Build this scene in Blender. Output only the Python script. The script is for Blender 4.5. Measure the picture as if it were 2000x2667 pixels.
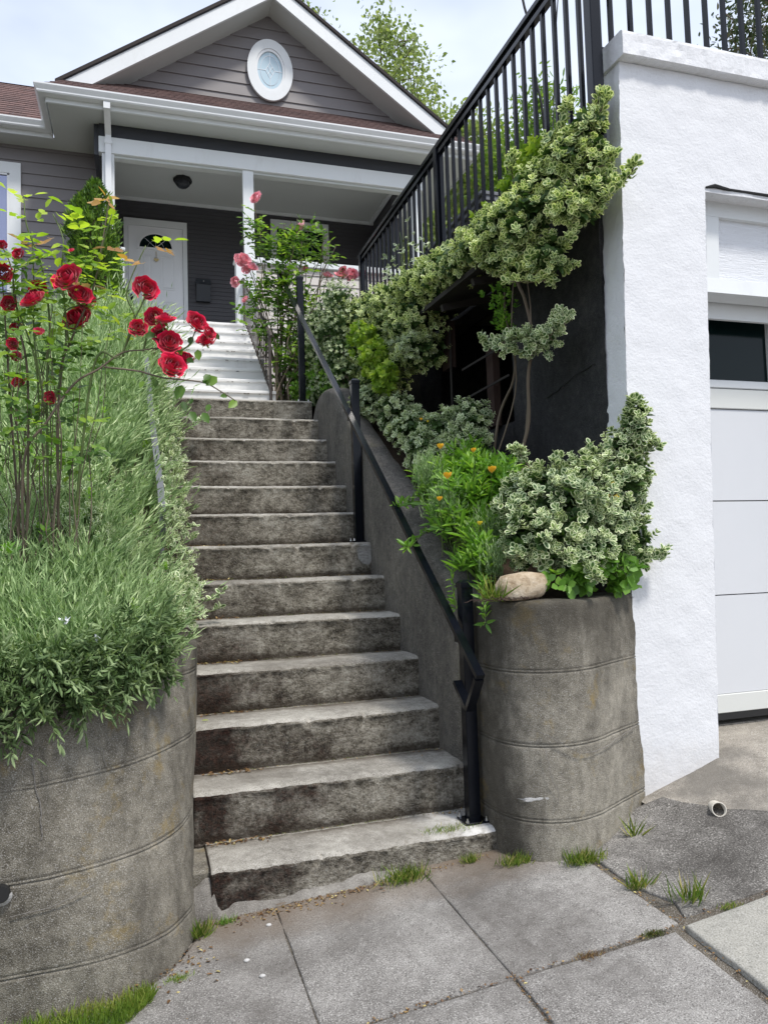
import bpy, math, random
import numpy as np
from mathutils import Vector, Matrix, noise as mn
for o in list(bpy.data.objects): bpy.data.objects.remove(o)
R = math.radians
S = bpy.context.scene
# ------------------------------------------------------------------ camera
cam_d = bpy.data.cameras.new('camera'); cam = bpy.data.objects.new('camera', cam_d); S.collection.objects.link(cam)
yaw, pit, rol = .305316, .0595751, -.0306426
fw = Vector((math.sin(yaw)*math.cos(pit), math.cos(yaw)*math.cos(pit), math.sin(pit)))
rt = Vector((math.cos(yaw), -math.sin(yaw), 0)); up = rt.cross(fw)
rt, up = rt*math.cos(rol)+up*math.sin(rol), -rt*math.sin(rol)+up*math.cos(rol)
M3 = Matrix((rt, up, -fw)).transposed()
cam.matrix_world = Matrix.Translation((-.21445, -2.61009, 1.16804)) @ M3.to_4x4()
cam_d.sensor_fit = 'HORIZONTAL'; cam_d.sensor_width = 36; cam_d.lens = 36*2010.5/2000
cam_d.clip_start = .05; cam_d.clip_end = 1000
S.camera = cam
# ------------------------------------------------------------------ light
SUN_EL, SUN_AZ = R(58), R(155)          # azimuth from +Y towards +X
S.view_settings.view_transform = 'Standard'; S.view_settings.look = 'None'
S.view_settings.exposure = 0.74; S.view_settings.gamma = 1
W = bpy.data.worlds.new('World'); S.world = W; W.use_nodes = True
nt = W.node_tree; bg = nt.nodes['Background']
sky = nt.nodes.new('ShaderNodeTexSky'); sky.sky_type = 'NISHITA'; sky.sun_disc = False
sky.sun_elevation = SUN_EL; sky.sun_rotation = SUN_AZ; sky.air_density = 1.0; sky.dust_density = 1.5
tc = nt.nodes.new('ShaderNodeTexCoord'); mp = nt.nodes.new('ShaderNodeMapping'); mp.inputs['Scale'].default_value = (1, 1, 2.2)
nz = nt.nodes.new('ShaderNodeTexNoise'); nz.inputs['Scale'].default_value = 1.7; nz.inputs['Detail'].default_value = 5; nz.inputs['Roughness'].default_value = .5
rp = nt.nodes.new('ShaderNodeValToRGB'); rp.color_ramp.elements[0].position = .38; rp.color_ramp.elements[1].position = .68
rp.color_ramp.elements[0].color = (.42, .42, .42, 1); rp.color_ramp.elements[1].color = (.96, .96, .96, 1)
mx = nt.nodes.new('ShaderNodeMix'); mx.data_type = 'RGBA'; mx.inputs[7].default_value = (7.3, 7.9, 9.2, 1)
nt.links.new(tc.outputs['Generated'], mp.inputs[0]); nt.links.new(mp.outputs[0], nz.inputs['Vector'])
nt.links.new(nz.outputs['Fac'], rp.inputs[0]); nt.links.new(rp.outputs[0], mx.inputs[0])
nt.links.new(sky.outputs[0], mx.inputs[6]); nt.links.new(mx.outputs[2], bg.inputs[0]); bg.inputs[1].default_value = .10
sd = bpy.data.lights.new('sun', 'SUN'); sd.energy = 2.0; sd.angle = R(9); sd.color = (1, .96, .9)
so = bpy.data.objects.new('sun', sd); S.collection.objects.link(so)
sv = Vector((math.sin(SUN_AZ)*math.cos(SUN_EL), math.cos(SUN_AZ)*math.cos(SUN_EL), math.sin(SUN_EL)))
so.rotation_euler = sv.to_track_quat('Z', 'Y').to_euler(); so.location = sv*30
rng = np.random.default_rng(11); random.seed(5)
# ------------------------------------------------------------------ helpers
def tag(o, label=None, cat=None, group=None, kind=None):
    if label: o['label'] = label
    if cat: o['category'] = cat
    if group: o['group'] = group
    if kind: o['kind'] = kind
    return o
def thing(name, loc, label, cat, group=None):
    o = bpy.data.objects.new(name, None); o.location = loc; o.empty_display_size = .1; S.collection.objects.link(o)
    return tag(o, label, cat, group)
def wloc(o):
    v = Vector(o.location)
    if o.parent: v = v + Vector((0, 0, 0)) if o.type == 'MESH' else v
    return v
def link(name, me, parent=None):
    o = bpy.data.objects.new(name, me); S.collection.objects.link(o)
    if parent:
        o.parent = parent
        if parent.type == 'EMPTY': o.matrix_parent_inverse = Matrix.Translation(-Vector(parent.location))
    return o
def mesh(name, V, F, mats, parent=None, smooth=False, mi=None, attrs=None):
    me = bpy.data.meshes.new(name)
    V = np.asarray(V, dtype=np.float32).reshape(-1, 3)
    if isinstance(F, np.ndarray):
        k = F.shape[1]; n = len(F)
        me.vertices.add(len(V)); me.vertices.foreach_set('co', V.ravel())
        me.loops.add(n*k); me.loops.foreach_set('vertex_index', F.astype(np.int32).ravel())
        me.polygons.add(n); me.polygons.foreach_set('loop_start', np.arange(0, n*k, k, dtype=np.int32))
        me.polygons.foreach_set('loop_total', np.full(n, k, dtype=np.int32))
        me.update(calc_edges=True)
    else:
        me.from_pydata(V.tolist(), [], F)
    if not isinstance(mats, (list, tuple)): mats = [mats]
    for m in mats: me.materials.append(m)
    if mi is not None: me.polygons.foreach_set('material_index', np.asarray(mi, dtype=np.int32))
    if smooth: me.polygons.foreach_set('use_smooth', np.ones(len(me.polygons), dtype=bool))
    if attrs:
        for k_, a in attrs.items():
            at = me.attributes.new(k_, 'FLOAT', 'POINT'); at.data.foreach_set('value', np.asarray(a, dtype=np.float32))
    me.update()
    return link(name, me, parent)
class MB:
    def __init__(s): s.V = []; s.F = []
    def add(s, V, F):
        n = len(s.V); s.V += [tuple(v) for v in V]; s.F += [tuple(i+n for i in f) for f in F]; return s
    def box(s, x0, x1, y0, y1, z0, z1, b=0):
        if b <= 0:
            V = [(x, y, z) for x in (x0, x1) for y in (y0, y1) for z in (z0, z1)]
            F = [(0, 1, 3, 2), (4, 6, 7, 5), (0, 4, 5, 1), (2, 3, 7, 6), (0, 2, 6, 4), (1, 5, 7, 3)]
            return s.add(V, F)
        # bevelled box via three nested rings along z
        def ring(i, z): 
            a, c, d, e = x0+i, x1-i, y0+i, y1-i
            return [(a+b, d, z), (c-b, d, z), (c, d+b, z), (c, e-b, z), (c-b, e, z), (a+b, e, z), (a, e-b, z), (a, d+b, z)]
        rs = [ring(b, z0), ring(0, z0+b), ring(0, z1-b), ring(b, z1)]
        V = sum(rs, []); F = []
        for k in range(3):
            for i in range(8): F.append((k*8+i, k*8+(i+1) % 8, (k+1)*8+(i+1) % 8, (k+1)*8+i))
        F.append(tuple(range(7, -1, -1))); F.append(tuple(range(24, 32)))
        return s.add(V, F)
    def hexa(s, P): # 8 points: bottom 4, top 4
        return s.add(P, [(3, 2, 1, 0), (4, 5, 6, 7), (0, 1, 5, 4), (1, 2, 6, 5), (2, 3, 7, 6), (3, 0, 4, 7)])
    def bar(s, p, q, w, h, upv=(0, 0, 1)): # rectangular bar between two points
        p = Vector(p); q = Vector(q); d = (q-p).normalized(); sd_ = d.cross(Vector(upv)).normalized()*w/2; u = sd_.cross(d).normalized()*h/2
        return s.hexa([p-sd_-u, p+sd_-u, q+sd_-u, q-sd_-u, p-sd_+u, p+sd_+u, q+sd_+u, q-sd_+u])
    def tube(s, pts, r, n=6, cap=True):
        pts = [Vector(p) for p in pts]; m = len(pts)
        rr = r if isinstance(r, (list, tuple)) else [r]*m
        V = []; a = None
        for i, p in enumerate(pts):
            t = (pts[min(i+1, m-1)]-pts[max(i-1, 0)]).normalized()
            if a is None: a = t.orthogonal().normalized()
            a = (a - t*a.dot(t)); a = a.normalized() if a.length > 1e-6 else t.orthogonal().normalized()
            b = t.cross(a)
            V += [p+(a*math.cos(2*math.pi*k/n)+b*math.sin(2*math.pi*k/n))*rr[i] for k in range(n)]
        F = [(i*n+k, i*n+(k+1) % n, (i+1)*n+(k+1) % n, (i+1)*n+k) for i in range(m-1) for k in range(n)]
        if cap: F += [tuple(range(n-1, -1, -1)), tuple(range((m-1)*n, m*n))]
        return s.add(V, F)
    def prism(s, poly, axis, a, b): # polygon (2d list) extruded along axis between a and b
        def P(u, v, w): return {'y': (u, w, v), 'x': (w, u, v), 'z': (u, v, w)}[axis]
        n = len(poly); V = [P(u, v, a) for u, v in poly]+[P(u, v, b) for u, v in poly]
        F = [tuple(range(n)), tuple(range(2*n-1, n-1, -1))]+[(i, i+n, (i+1) % n+n, (i+1) % n) for i in range(n)]
        return s.add(V, F)
    def sphere(s, c, r, n=8, m=6, sq=(1, 1, 1)):
        V = [(c[0]+r*sq[0]*math.sin(math.pi*j/m)*math.cos(2*math.pi*i/n), c[1]+r*sq[1]*math.sin(math.pi*j/m)*math.sin(2*math.pi*i/n), c[2]+r*sq[2]*math.cos(math.pi*j/m)) for j in range(m+1) for i in range(n)]
        F = [(j*n+i, (j+1)*n+i, (j+1)*n+(i+1) % n, j*n+(i+1) % n) for j in range(m) for i in range(n)]
        return s.add(V, F)
    def build(s, name, mat, parent=None, smooth=False): return mesh(name, s.V, s.F, mat, parent, smooth)
# ------------------------------------------------------------------ materials
class Mt:
    def __init__(s, name, rough=.6, col=(.5, .5, .5), spec=.5, metal=0):
        s.m = bpy.data.materials.new(name); s.m.use_nodes = True; s.t = s.m.node_tree; s.N = s.t.nodes; s.b = s.N['Principled BSDF']
        s.b.inputs['Roughness'].default_value = rough; s.b.inputs['Base Color'].default_value = (*col, 1)
        s.b.inputs['Specular IOR Level'].default_value = spec; s.b.inputs['Metallic'].default_value = metal
        s.tc = s.N.new('ShaderNodeTexCoord'); s.vec = s.tc.outputs['Object']
    def L(s, a, b): s.t.links.new(a, b)
    def mapv(s, sc):
        m = s.N.new('ShaderNodeMapping'); m.inputs['Scale'].default_value = sc; s.L(s.vec, m.inputs[0]); return m.outputs[0]
    def noise(s, scale, detail=5, rough=.6, st=None, dist=0):
        n = s.N.new('ShaderNodeTexNoise'); n.inputs['Scale'].default_value = scale; n.inputs['Detail'].default_value = detail
        n.inputs['Roughness'].default_value = rough; n.inputs['Distortion'].default_value = dist
        s.L(s.mapv(st) if st else s.vec, n.inputs['Vector']); return n.outputs['Fac']
    def vor(s, scale, feat='F1', st=None):
        n = s.N.new('ShaderNodeTexVoronoi'); n.feature = feat; n.inputs['Scale'].default_value = scale
        s.L(s.mapv(st) if st else s.vec, n.inputs['Vector']); return n.outputs['Distance']
    def ramp(s, f, stops):
        r = s.N.new('ShaderNodeValToRGB'); e = r.color_ramp.elements
        while len(e) < len(stops): e.new(.5)
        for i, (p, c) in enumerate(stops):
            e[i].position = p; c = (c, c, c) if not isinstance(c, tuple) else c; e[i].color = (*c, 1)
        s.L(f, r.inputs[0]); return r.outputs[0]
    def mix(s, f, a, b, mode='MIX'):
        n = s.N.new('ShaderNodeMix'); n.data_type = 'RGBA'; n.blend_type = mode
        for sock, v in ((n.inputs[0], f), (n.inputs[6], a), (n.inputs[7], b)):
            if hasattr(v, 'links'): s.L(v, sock)
            elif isinstance(v, tuple): sock.default_value = (*v, 1)
            else: sock.default_value = v
        return n.outputs[2]
    def math(s, op, a, b=0, clamp=False):
        n = s.N.new('ShaderNodeMath'); n.operation = op; n.use_clamp = clamp
        for sock, v in ((n.inputs[0], a), (n.inputs[1], b)):
            if hasattr(v, 'links'): s.L(v, sock)
            else: sock.default_value = v
        return n.outputs[0]
    def xyz(s):
        n = s.N.new('ShaderNodeSeparateXYZ'); s.L(s.vec, n.inputs[0]); return n.outputs
    def attr(s, name):
        n = s.N.new('ShaderNodeAttribute'); n.attribute_name = name; return n.outputs['Fac']
    def mr(s, f, a, b, c=0., d=1.):
        n = s.N.new('ShaderNodeMapRange'); s.L(f, n.inputs[0]); n.clamp = True
        for i, v in enumerate((a, b, c, d)): n.inputs[i+1].default_value = v
        return n.outputs[0]
    def color(s, c): s.L(c, s.b.inputs['Base Color']); return s
    def bump(s, h, strength=.5, dist=.01):
        n = s.N.new('ShaderNodeBump'); n.inputs['Strength'].default_value = strength; n.inputs['Distance'].default_value = dist
        s.L(h, n.inputs['Height']); s.L(n.outputs[0], s.b.inputs['Normal']); return s
def conc(name, lo, mid, hi, speck=(.62, .6, .57), sk=.35, stain=None, st_amt=(.5, .62), streak=False, moss=None, bumps=.5, grain=330, smear=False, topdirt=0, basedirt=False):
    m = Mt(name, .92, spec=.25)
    n1 = m.noise(2.3, 8, .62, (1, 1, .45) if streak else None); n2 = m.noise(28, 6, .7)
    c = m.ramp(m.math('ADD', m.math('MULTIPLY', n1, .6), m.math('MULTIPLY', n2, .4)), [(.36, lo), (.5, mid), (.64, hi)])
    sp = m.noise(grain, 2, .5)
    c = m.mix(m.math('MULTIPLY', m.mr(sp, .56, .66), sk), c, speck)
    c = m.mix(m.math('MULTIPLY', m.mr(sp, .44, .34), sk*1.3), c, tuple(v*.35 for v in lo))
    if stain: c = m.mix(m.math('MULTIPLY', m.mr(m.noise(1.7, 7, .7, (1, 1, .5) if streak else None), *st_amt), .75), c, stain)
    if moss: c = m.mix(m.math('MULTIPLY', m.mr(m.noise(5.1, 8, .75), .56, .68), .6), c, moss)
    if topdirt: # algae weeping down from the rim
        q = m.xyz(); a = m.math('ADD', q[2], m.math('MULTIPLY', m.noise(4, 7, .75, (1.6, 1.6, .35)), .7)); c = m.mix(m.math('MULTIPLY', m.mr(a, topdirt+.33, topdirt+.62), .72), c, tuple(v*.55 for v in lo))
    if basedirt: # brown silt washed against the walls
        q = m.xyz(); a = m.math('MULTIPLY', m.mr(m.math('ADD', q[1], m.math('MULTIPLY', m.noise(7, 6, .7), .3)), -.12, .12), .7); c = m.mix(a, c, (.17, .125, .085))
    if smear:
        q = m.xyz(); fy = m.math('FRACT', m.math('DIVIDE', q[1], .24082)); dd = m.math('MULTIPLY', m.mr(m.math('ADD', fy, m.math('MULTIPLY', m.noise(16, 6, .7), .5)), .95, 1.25), m.mr(q[2], 2.3, 2.2)); c = m.mix(m.math('MULTIPLY', dd, .7), c, (.075, .058, .04))   # ragged dark brown band towards the back of each tread
        a = m.math('MULTIPLY', m.mr(q[0], .72, .92), m.mr(q[2], .23, .2)); a = m.math('MULTIPLY', a, m.mr(m.noise(14, 6, .7), .3, .55))
        c = m.mix(m.math('MULTIPLY', a, .9), c, (.66, .65, .62))
    m.color(c); m.bump(m.math('ADD', m.math('MULTIPLY', n2, .7), m.math('MULTIPLY', sp, .5)), bumps, .006)
    return m.m
M = {}
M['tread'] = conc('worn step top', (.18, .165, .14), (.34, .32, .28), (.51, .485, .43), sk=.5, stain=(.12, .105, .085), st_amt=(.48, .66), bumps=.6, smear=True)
# risers: algae-darkened concrete with brown-red moss growing on the left
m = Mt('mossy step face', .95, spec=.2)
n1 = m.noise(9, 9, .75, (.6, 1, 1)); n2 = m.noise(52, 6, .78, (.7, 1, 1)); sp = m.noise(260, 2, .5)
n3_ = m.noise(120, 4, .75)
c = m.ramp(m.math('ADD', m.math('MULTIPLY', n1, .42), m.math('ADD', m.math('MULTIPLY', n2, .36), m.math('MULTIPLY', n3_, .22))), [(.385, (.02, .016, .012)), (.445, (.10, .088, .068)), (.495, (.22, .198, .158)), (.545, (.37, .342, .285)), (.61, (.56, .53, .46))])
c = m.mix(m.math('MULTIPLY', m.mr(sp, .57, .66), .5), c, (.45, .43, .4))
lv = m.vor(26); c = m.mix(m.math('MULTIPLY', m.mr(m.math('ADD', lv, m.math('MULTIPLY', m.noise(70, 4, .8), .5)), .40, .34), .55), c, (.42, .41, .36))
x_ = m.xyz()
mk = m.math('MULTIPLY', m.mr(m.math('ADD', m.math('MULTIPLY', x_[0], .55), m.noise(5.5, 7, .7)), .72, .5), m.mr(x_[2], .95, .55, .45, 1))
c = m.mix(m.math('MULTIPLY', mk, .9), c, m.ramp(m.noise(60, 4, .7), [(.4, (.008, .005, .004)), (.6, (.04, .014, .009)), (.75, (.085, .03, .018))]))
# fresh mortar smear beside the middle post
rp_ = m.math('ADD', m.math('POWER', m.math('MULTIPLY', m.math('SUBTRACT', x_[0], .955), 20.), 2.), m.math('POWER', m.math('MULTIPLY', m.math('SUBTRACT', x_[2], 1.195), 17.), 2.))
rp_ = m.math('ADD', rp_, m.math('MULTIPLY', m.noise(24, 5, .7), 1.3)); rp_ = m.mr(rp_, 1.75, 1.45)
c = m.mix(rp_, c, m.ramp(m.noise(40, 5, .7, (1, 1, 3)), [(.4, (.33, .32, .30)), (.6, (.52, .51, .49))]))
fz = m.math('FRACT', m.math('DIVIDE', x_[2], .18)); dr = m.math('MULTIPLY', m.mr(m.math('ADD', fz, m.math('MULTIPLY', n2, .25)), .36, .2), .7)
c = m.mix(dr, c, (.035, .024, .016))   # dark brown band fading up from the foot of each riser
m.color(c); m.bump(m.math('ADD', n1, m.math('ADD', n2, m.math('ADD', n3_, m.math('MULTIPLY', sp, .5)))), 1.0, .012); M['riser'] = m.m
M['wall'] = conc('old board formed concrete', (.075, .066, .05), (.20, .182, .145), (.34, .312, .252), sk=.38, stain=(.05, .044, .035), st_amt=(.48, .62), streak=True, moss=(.25, .175, .05), bumps=.8, topdirt=.66)
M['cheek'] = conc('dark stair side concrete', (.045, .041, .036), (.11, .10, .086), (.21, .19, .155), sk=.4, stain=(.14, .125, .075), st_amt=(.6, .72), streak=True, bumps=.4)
M['walk'] = conc('exposed aggregate pavement', (.14, .131, .12), (.235, .222, .206), (.34, .325, .302), speck=(.62, .6, .56), sk=.5, stain=(.10, .09, .08), st_amt=(.5, .68), bumps=.9, grain=250, basedirt=True)
M['walk3'] = conc('dark exposed aggregate slab', (.09, .084, .075), (.175, .165, .15), (.27, .255, .235), speck=(.55, .52, .48), sk=.6, stain=(.055, .05, .045), st_amt=(.48, .64), bumps=1, grain=190)
M['walk2'] = conc('pale pavement slab', (.22, .21, .185), (.31, .3, .265), (.38, .365, .32), sk=.35, bumps=.5, grain=230)
M['drive'] = conc('buff driveway concrete', (.19, .17, .14), (.32, .29, .245), (.42, .385, .325), sk=.4, stain=(.13, .12, .105), st_amt=(.5, .64), bumps=.6, grain=230)
M['mortar2'] = conc('old mortar', (.13, .12, .105), (.21, .195, .175), (.31, .295, .265), sk=.25, bumps=.9)
M['mortar'] = conc('fresh mortar', (.4, .39, .37), (.5, .49, .47), (.6, .59, .57), sk=.15, bumps=.9)
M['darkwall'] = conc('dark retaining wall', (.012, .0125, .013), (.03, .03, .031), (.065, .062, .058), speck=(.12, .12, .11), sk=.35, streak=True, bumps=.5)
M['silt'] = conc('silt in pavement joints', (.05, .042, .033), (.10, .085, .066), (.16, .14, .11), sk=.4, bumps=1)
M['soil'] = conc('garden soil', (.02, .014, .009), (.045, .03, .02), (.08, .055, .035), sk=.4, speck=(.2, .15, .1), bumps=1)
def paint(name, col, rough=.45, var=.08, dirt=None, spec=.5, bscale=60, bs=.05):
    m = Mt(name, rough, spec=spec); n = m.noise(2.5, 6, .6); n2 = m.noise(bscale, 4, .6)
    c = m.mix(n, tuple(v*(1-var) for v in col), tuple(min(1, v*(1+var)) for v in col))
    if dirt: c = m.mix(m.math('MULTIPLY', m.mr(m.noise(6, 8, .75, (1, 1, .35)), .55, .75), .35), c, dirt)
    m.color(c); m.bump(n2, bs, .004); return m.m
M['stucco'] = paint('white painted stucco', (.76, .77, .8), .75, .02, bs=.05)
m = Mt('white painted stucco rough', .8, spec=.3); n = m.noise(24, 7, .66); v = m.noise(85, 4, .6)
q = m.xyz(); dirt = m.math('MULTIPLY', m.mr(m.math('SUBTRACT', q[2], m.math('MULTIPLY', m.noise(9, 6, .75), .35)), .25, .08), .35)
m.color(m.mix(dirt, m.mix(m.math('MULTIPLY', m.mr(m.noise(5, 7, .7, (1, 1, .25)), .55, .75), .25), m.mix(m.noise(1.6, 5), (.665, .67, .685), (.71, .714, .722)), (.6, .6, .59)), (.45, .4, .34))); m.bump(m.math('ADD', m.math('MULTIPLY', n, .8), m.math('MULTIPLY', v, .45)), .42, .012); M['stucco'] = m.m
M['trim'] = paint('white trim paint', (.67, .69, .69), .5, .05, dirt=(.5, .5, .48))
M['gutter'] = paint('white gutter enamel', (.70, .71, .71), .3, .04, dirt=(.55, .54, .5))
M['soffit'] = paint('pale soffit paint', (.5, .52, .5), .6, .04)
M['siding'] = paint('taupe grey siding', (.185, .17, .168), .55, .06, bscale=90, bs=.12)
M['sidingd'] = paint('charcoal grey siding', (.06, .058, .063), .55, .08, bscale=90, bs=.1)
M['frieze'] = paint('charcoal trim paint', (.026, .028, .034), .55, .06)
M['cream'] = paint('cream siding', (.5, .46, .42), .6, .05)
M['black'] = Mt('black powder coat', .2, (.003, .004, .007), .26).m
M['iron'] = paint('weathered brown iron', (.07, .055, .048), .55, .3)
M['flatbar'] = paint('grey worn steel', (.13, .135, .145), .4, .25, bs=.1)
M['steel'] = Mt('zinc bolt', .3, (.6, .6, .6), .5, 1).m
M['whitestep'] = paint('white painted tread', (.75, .74, .72), .6, .05, dirt=(.3, .26, .21), bscale=25, bs=.3)
M['door'] = paint('white door enamel', (.76, .77, .78), .35, .03)
M['mailbox'] = Mt('dark mailbox enamel', .4, (.02, .024, .03), .5).m
M['brass'] = Mt('aged brass', .3, (.55, .42, .2), .5, 1).m
M['rubber'] = Mt('black rubber', .7, (.02, .02, .02), .3).m
M['wood'] = paint('old plank', (.022, .018, .015), .85, .4, bs=.4)
M['redwood'] = paint('brown lumber', (.035, .017, .011), .8, .3, bs=.3)
M['wire'] = Mt('black cable', .6, (.01, .01, .01), .3).m
M['pvc'] = paint('dirty white pipe', (.6, .56, .48), .5, .1)
m = Mt('garage door paint', .5, spec=.4); w_ = m.noise(30, 5, .7, (1, 1, 8), 1.5)
m.color(m.mix(m.noise(2, 4), (.58, .595, .615), (.63, .64, .655))); m.bump(w_, .06, .004); M['gdoor'] = m.m
m = Mt('white grained board', .55, spec=.4); w_ = m.noise(9, 5, .7, (1, 1, 14), 1.2)
m.color(m.mix(m.noise(2, 4), (.7, .72, .75), (.76, .77, .79))); m.bump(w_, .55, .012); M['board'] = m.m
M['gcream'] = paint('cream door rail', (.62, .63, .6), .5, .03)
m = Mt('dark glass', .12, (.003, .010, .010), .18); M['glass'] = m.m
m = Mt('window glass', .03, (.25, .27, .38), .9); m.b.inputs['Metallic'].default_value = .55; M['glassw'] = m.m
m = Mt('frosted glass', .35, (.42, .55, .62), .5); M['frost'] = m.m
m = Mt('shingles', .9, spec=.2)
bt = m.N.new('ShaderNodeTexBrick'); bt.inputs['Scale'].default_value = 1; bt.offset = .37; bt.inputs['Brick Width'].default_value = .16; bt.inputs['Row Height'].default_value = .071; bt.inputs['Mortar Size'].default_value = .003
bt.inputs['Color1'].default_value = (.14, .083, .074, 1); bt.inputs['Color2'].default_value = (.07, .047, .045, 1); bt.inputs['Mortar'].default_value = (.02, .014, .012, 1)
mpn = m.N.new('ShaderNodeCombineXYZ'); xx = m.xyz(); m.L(xx[0], mpn.inputs[0]); m.L(m.math('MULTIPLY', xx[2], 1.0), mpn.inputs[1]); m.L(mpn.outputs[0], bt.inputs['Vector'])
m.color(m.mix(m.mr(m.noise(160, 3, .6), .4, .65), bt.outputs['Color'], m.mix(.5, bt.outputs['Color'], (.3, .2, .18)))); m.bump(m.noise(200, 3, .6), .4, .004); M['shingle'] = m.m
M['shingle2'] = M['shingle'].copy(); _b = [n for n in M['shingle2'].node_tree.nodes if n.type == 'TEX_BRICK'][0]; _b.inputs['Color1'].default_value = (.085, .052, .048, 1); _b.inputs['Color2'].default_value = (.045, .03, .03, 1)
m = Mt('sandstone', .9, spec=.2); n1 = m.noise(14, 8, .7)
m.color(m.ramp(n1, [(.35, (.24, .17, .1)), (.5, (.46, .37, .26)), (.65, (.62, .54, .42))])); m.bump(n1, .7, .02); M['rock'] = m.m
def leafm(name, stops, edge=None, eth=(.5, .62), tr=.3, rough=.5, spec=.35, tcol=None): # tcol tints light passing through
    m = Mt(name, rough, spec=spec); c = m.ramp(m.attr('rnd'), stops)
    if edge:
        ec = m.ramp(m.attr('rnd'), edge) if isinstance(edge, list) else edge
        c = m.mix(m.mr(m.attr('edge'), *eth), c, ec)
    m.color(c)
    t = m.N.new('ShaderNodeBsdfTranslucent'); m.L(m.mix(1., c, tcol or (1.5, 1.6, .7), 'MULTIPLY'), t.inputs[0])
    s = m.N.new('ShaderNodeMixShader'); s.inputs[0].default_value = tr
    m.L(m.b.outputs[0], s.inputs[1]); m.L(t.outputs[0], s.inputs[2]); m.L(s.outputs[0], m.N['Material Output'].inputs[0]); return m.m
M['euo'] = leafm('variegated leaf', [(0, (.045, .10, .025)), (.5, (.11, .2, .045)), (1, (.27, .38, .08))], edge=[(0, (.5, .58, .3)), (.5, (.76, .82, .42)), (1, (.93, .95, .46))], eth=(.42, .62), tr=.22, tcol=(1.3, 1.4, .85))
M['euow'] = leafm('white margined leaf', [(0, (.035, .08, .022)), (.5, (.08, .155, .04)), (1, (.2, .3, .08))], edge=[(0, (.45, .54, .33)), (.5, (.7, .76, .48)), (1, (.9, .93, .6))], eth=(.45, .66), tr=.18, tcol=(1.2, 1.3, .9))
M['euos'] = leafm('small variegated leaf', [(0, (.05, .11, .03)), (.5, (.13, .22, .06)), (1, (.27, .38, .1))], edge=[(0, (.55, .64, .42)), (1, (.85, .88, .6))], eth=(.4, .6), tr=.18, tcol=(1.2, 1.3, .9))
M['lav'] = leafm('silver green lavender', [(0, (.05, .10, .035)), (.4, (.19, .3, .115)), (.75, (.41, .54, .25)), (1, (.72, .81, .47))], tr=.2, rough=.6, tcol=(1.25, 1.45, .8))
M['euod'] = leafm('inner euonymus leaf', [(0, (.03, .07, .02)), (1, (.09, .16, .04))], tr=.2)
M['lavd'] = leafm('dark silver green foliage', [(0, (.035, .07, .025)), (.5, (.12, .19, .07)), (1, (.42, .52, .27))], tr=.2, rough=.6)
M['rleaf'] = leafm('rose leaf', [(0, (.035, .08, .018)), (.45, (.10, .2, .035)), (.8, (.26, .4, .05)), (1, (.42, .54, .08))], tr=.4, rough=.4)
M['rleafy'] = leafm('young yellow green rose leaf', [(0, (.16, .3, .03)), (.6, (.36, .5, .05)), (1, (.58, .66, .1))], tr=.45, rough=.4)
M['rleafo'] = leafm('copper young rose leaf', [(0, (.3, .14, .05)), (.6, (.5, .28, .08)), (1, (.55, .42, .1))], tr=.4, rough=.4)
M['bright'] = leafm('bright green leaf', [(0, (.07, .17, .025)), (.5, (.17, .34, .05)), (1, (.34, .52, .10))], tr=.35, rough=.4)
M['yg'] = leafm('yellow green leaf', [(0, (.11, .2, .025)), (.5, (.22, .34, .045)), (1, (.46, .54, .09))], tr=.4)
M['tree'] = leafm('tree leaf', [(0, (.07, .14, .02)), (.5, (.17, .28, .05)), (1, (.34, .46, .09))], tr=.4)
M['birch'] = leafm('birch leaf', [(0, (.12, .17, .06)), (.5, (.24, .3, .12)), (1, (.42, .46, .22))], tr=.4)
M['dtree'] = leafm('dark shrub leaf', [(0, (.03, .05, .025)), (.6, (.07, .1, .05)), (1, (.2, .16, .12))], tr=.2)
M['thuja'] = leafm('arborvitae spray', [(0, (.04, .09, .014)), (.5, (.1, .2, .025)), (1, (.24, .38, .05))], tr=.2)
M['grass'] = leafm('grass', [(0, (.08, .17, .02)), (.5, (.2, .3, .04)), (.8, (.36, .38, .1)), (1, (.5, .42, .2))], tr=.3)
M['straw'] = leafm('dead leaf', [(0, (.06, .03, .018)), (.5, (.2, .11, .05)), (.85, (.36, .24, .1)), (1, (.6, .52, .22))], tr=.15)
M['moss'] = leafm('moss', [(0, (.03, .035, .01)), (.6, (.08, .1, .02)), (1, (.16, .2, .03))], tr=.1)
M['stem'] = paint('woody stem', (.13, .1, .07), .8, .3, bs=.4)
M['gstem'] = paint('green cane', (.1, .14, .04), .6, .3)
def petal(name, a, b, tr=.15):
    m = Mt(name, .55, spec=.25); m.color(m.ramp(m.attr('rnd'), [(0, a), (1, b)]))
    m.b.inputs['Sheen Weight'].default_value = .25
    return m.m
M['red'] = petal('crimson petal', (.27, .001, .014), (.9, .009, .085)); M['pink'] = petal('pink petal', (.82, .24, .32), (.97, .56, .6)); M['rosy'] = petal('cerise petal', (.6, .02, .08), (.8, .08, .17))
M['orange'] = petal('orange poppy petal', (.9, .38, .005), (.98, .6, .02)); M['yellow'] = petal('yellow petal', (.85, .62, .02), (.95, .75, .05)); M['white'] = petal('white petal', (.7, .72, .75), (.85, .86, .88))
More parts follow.
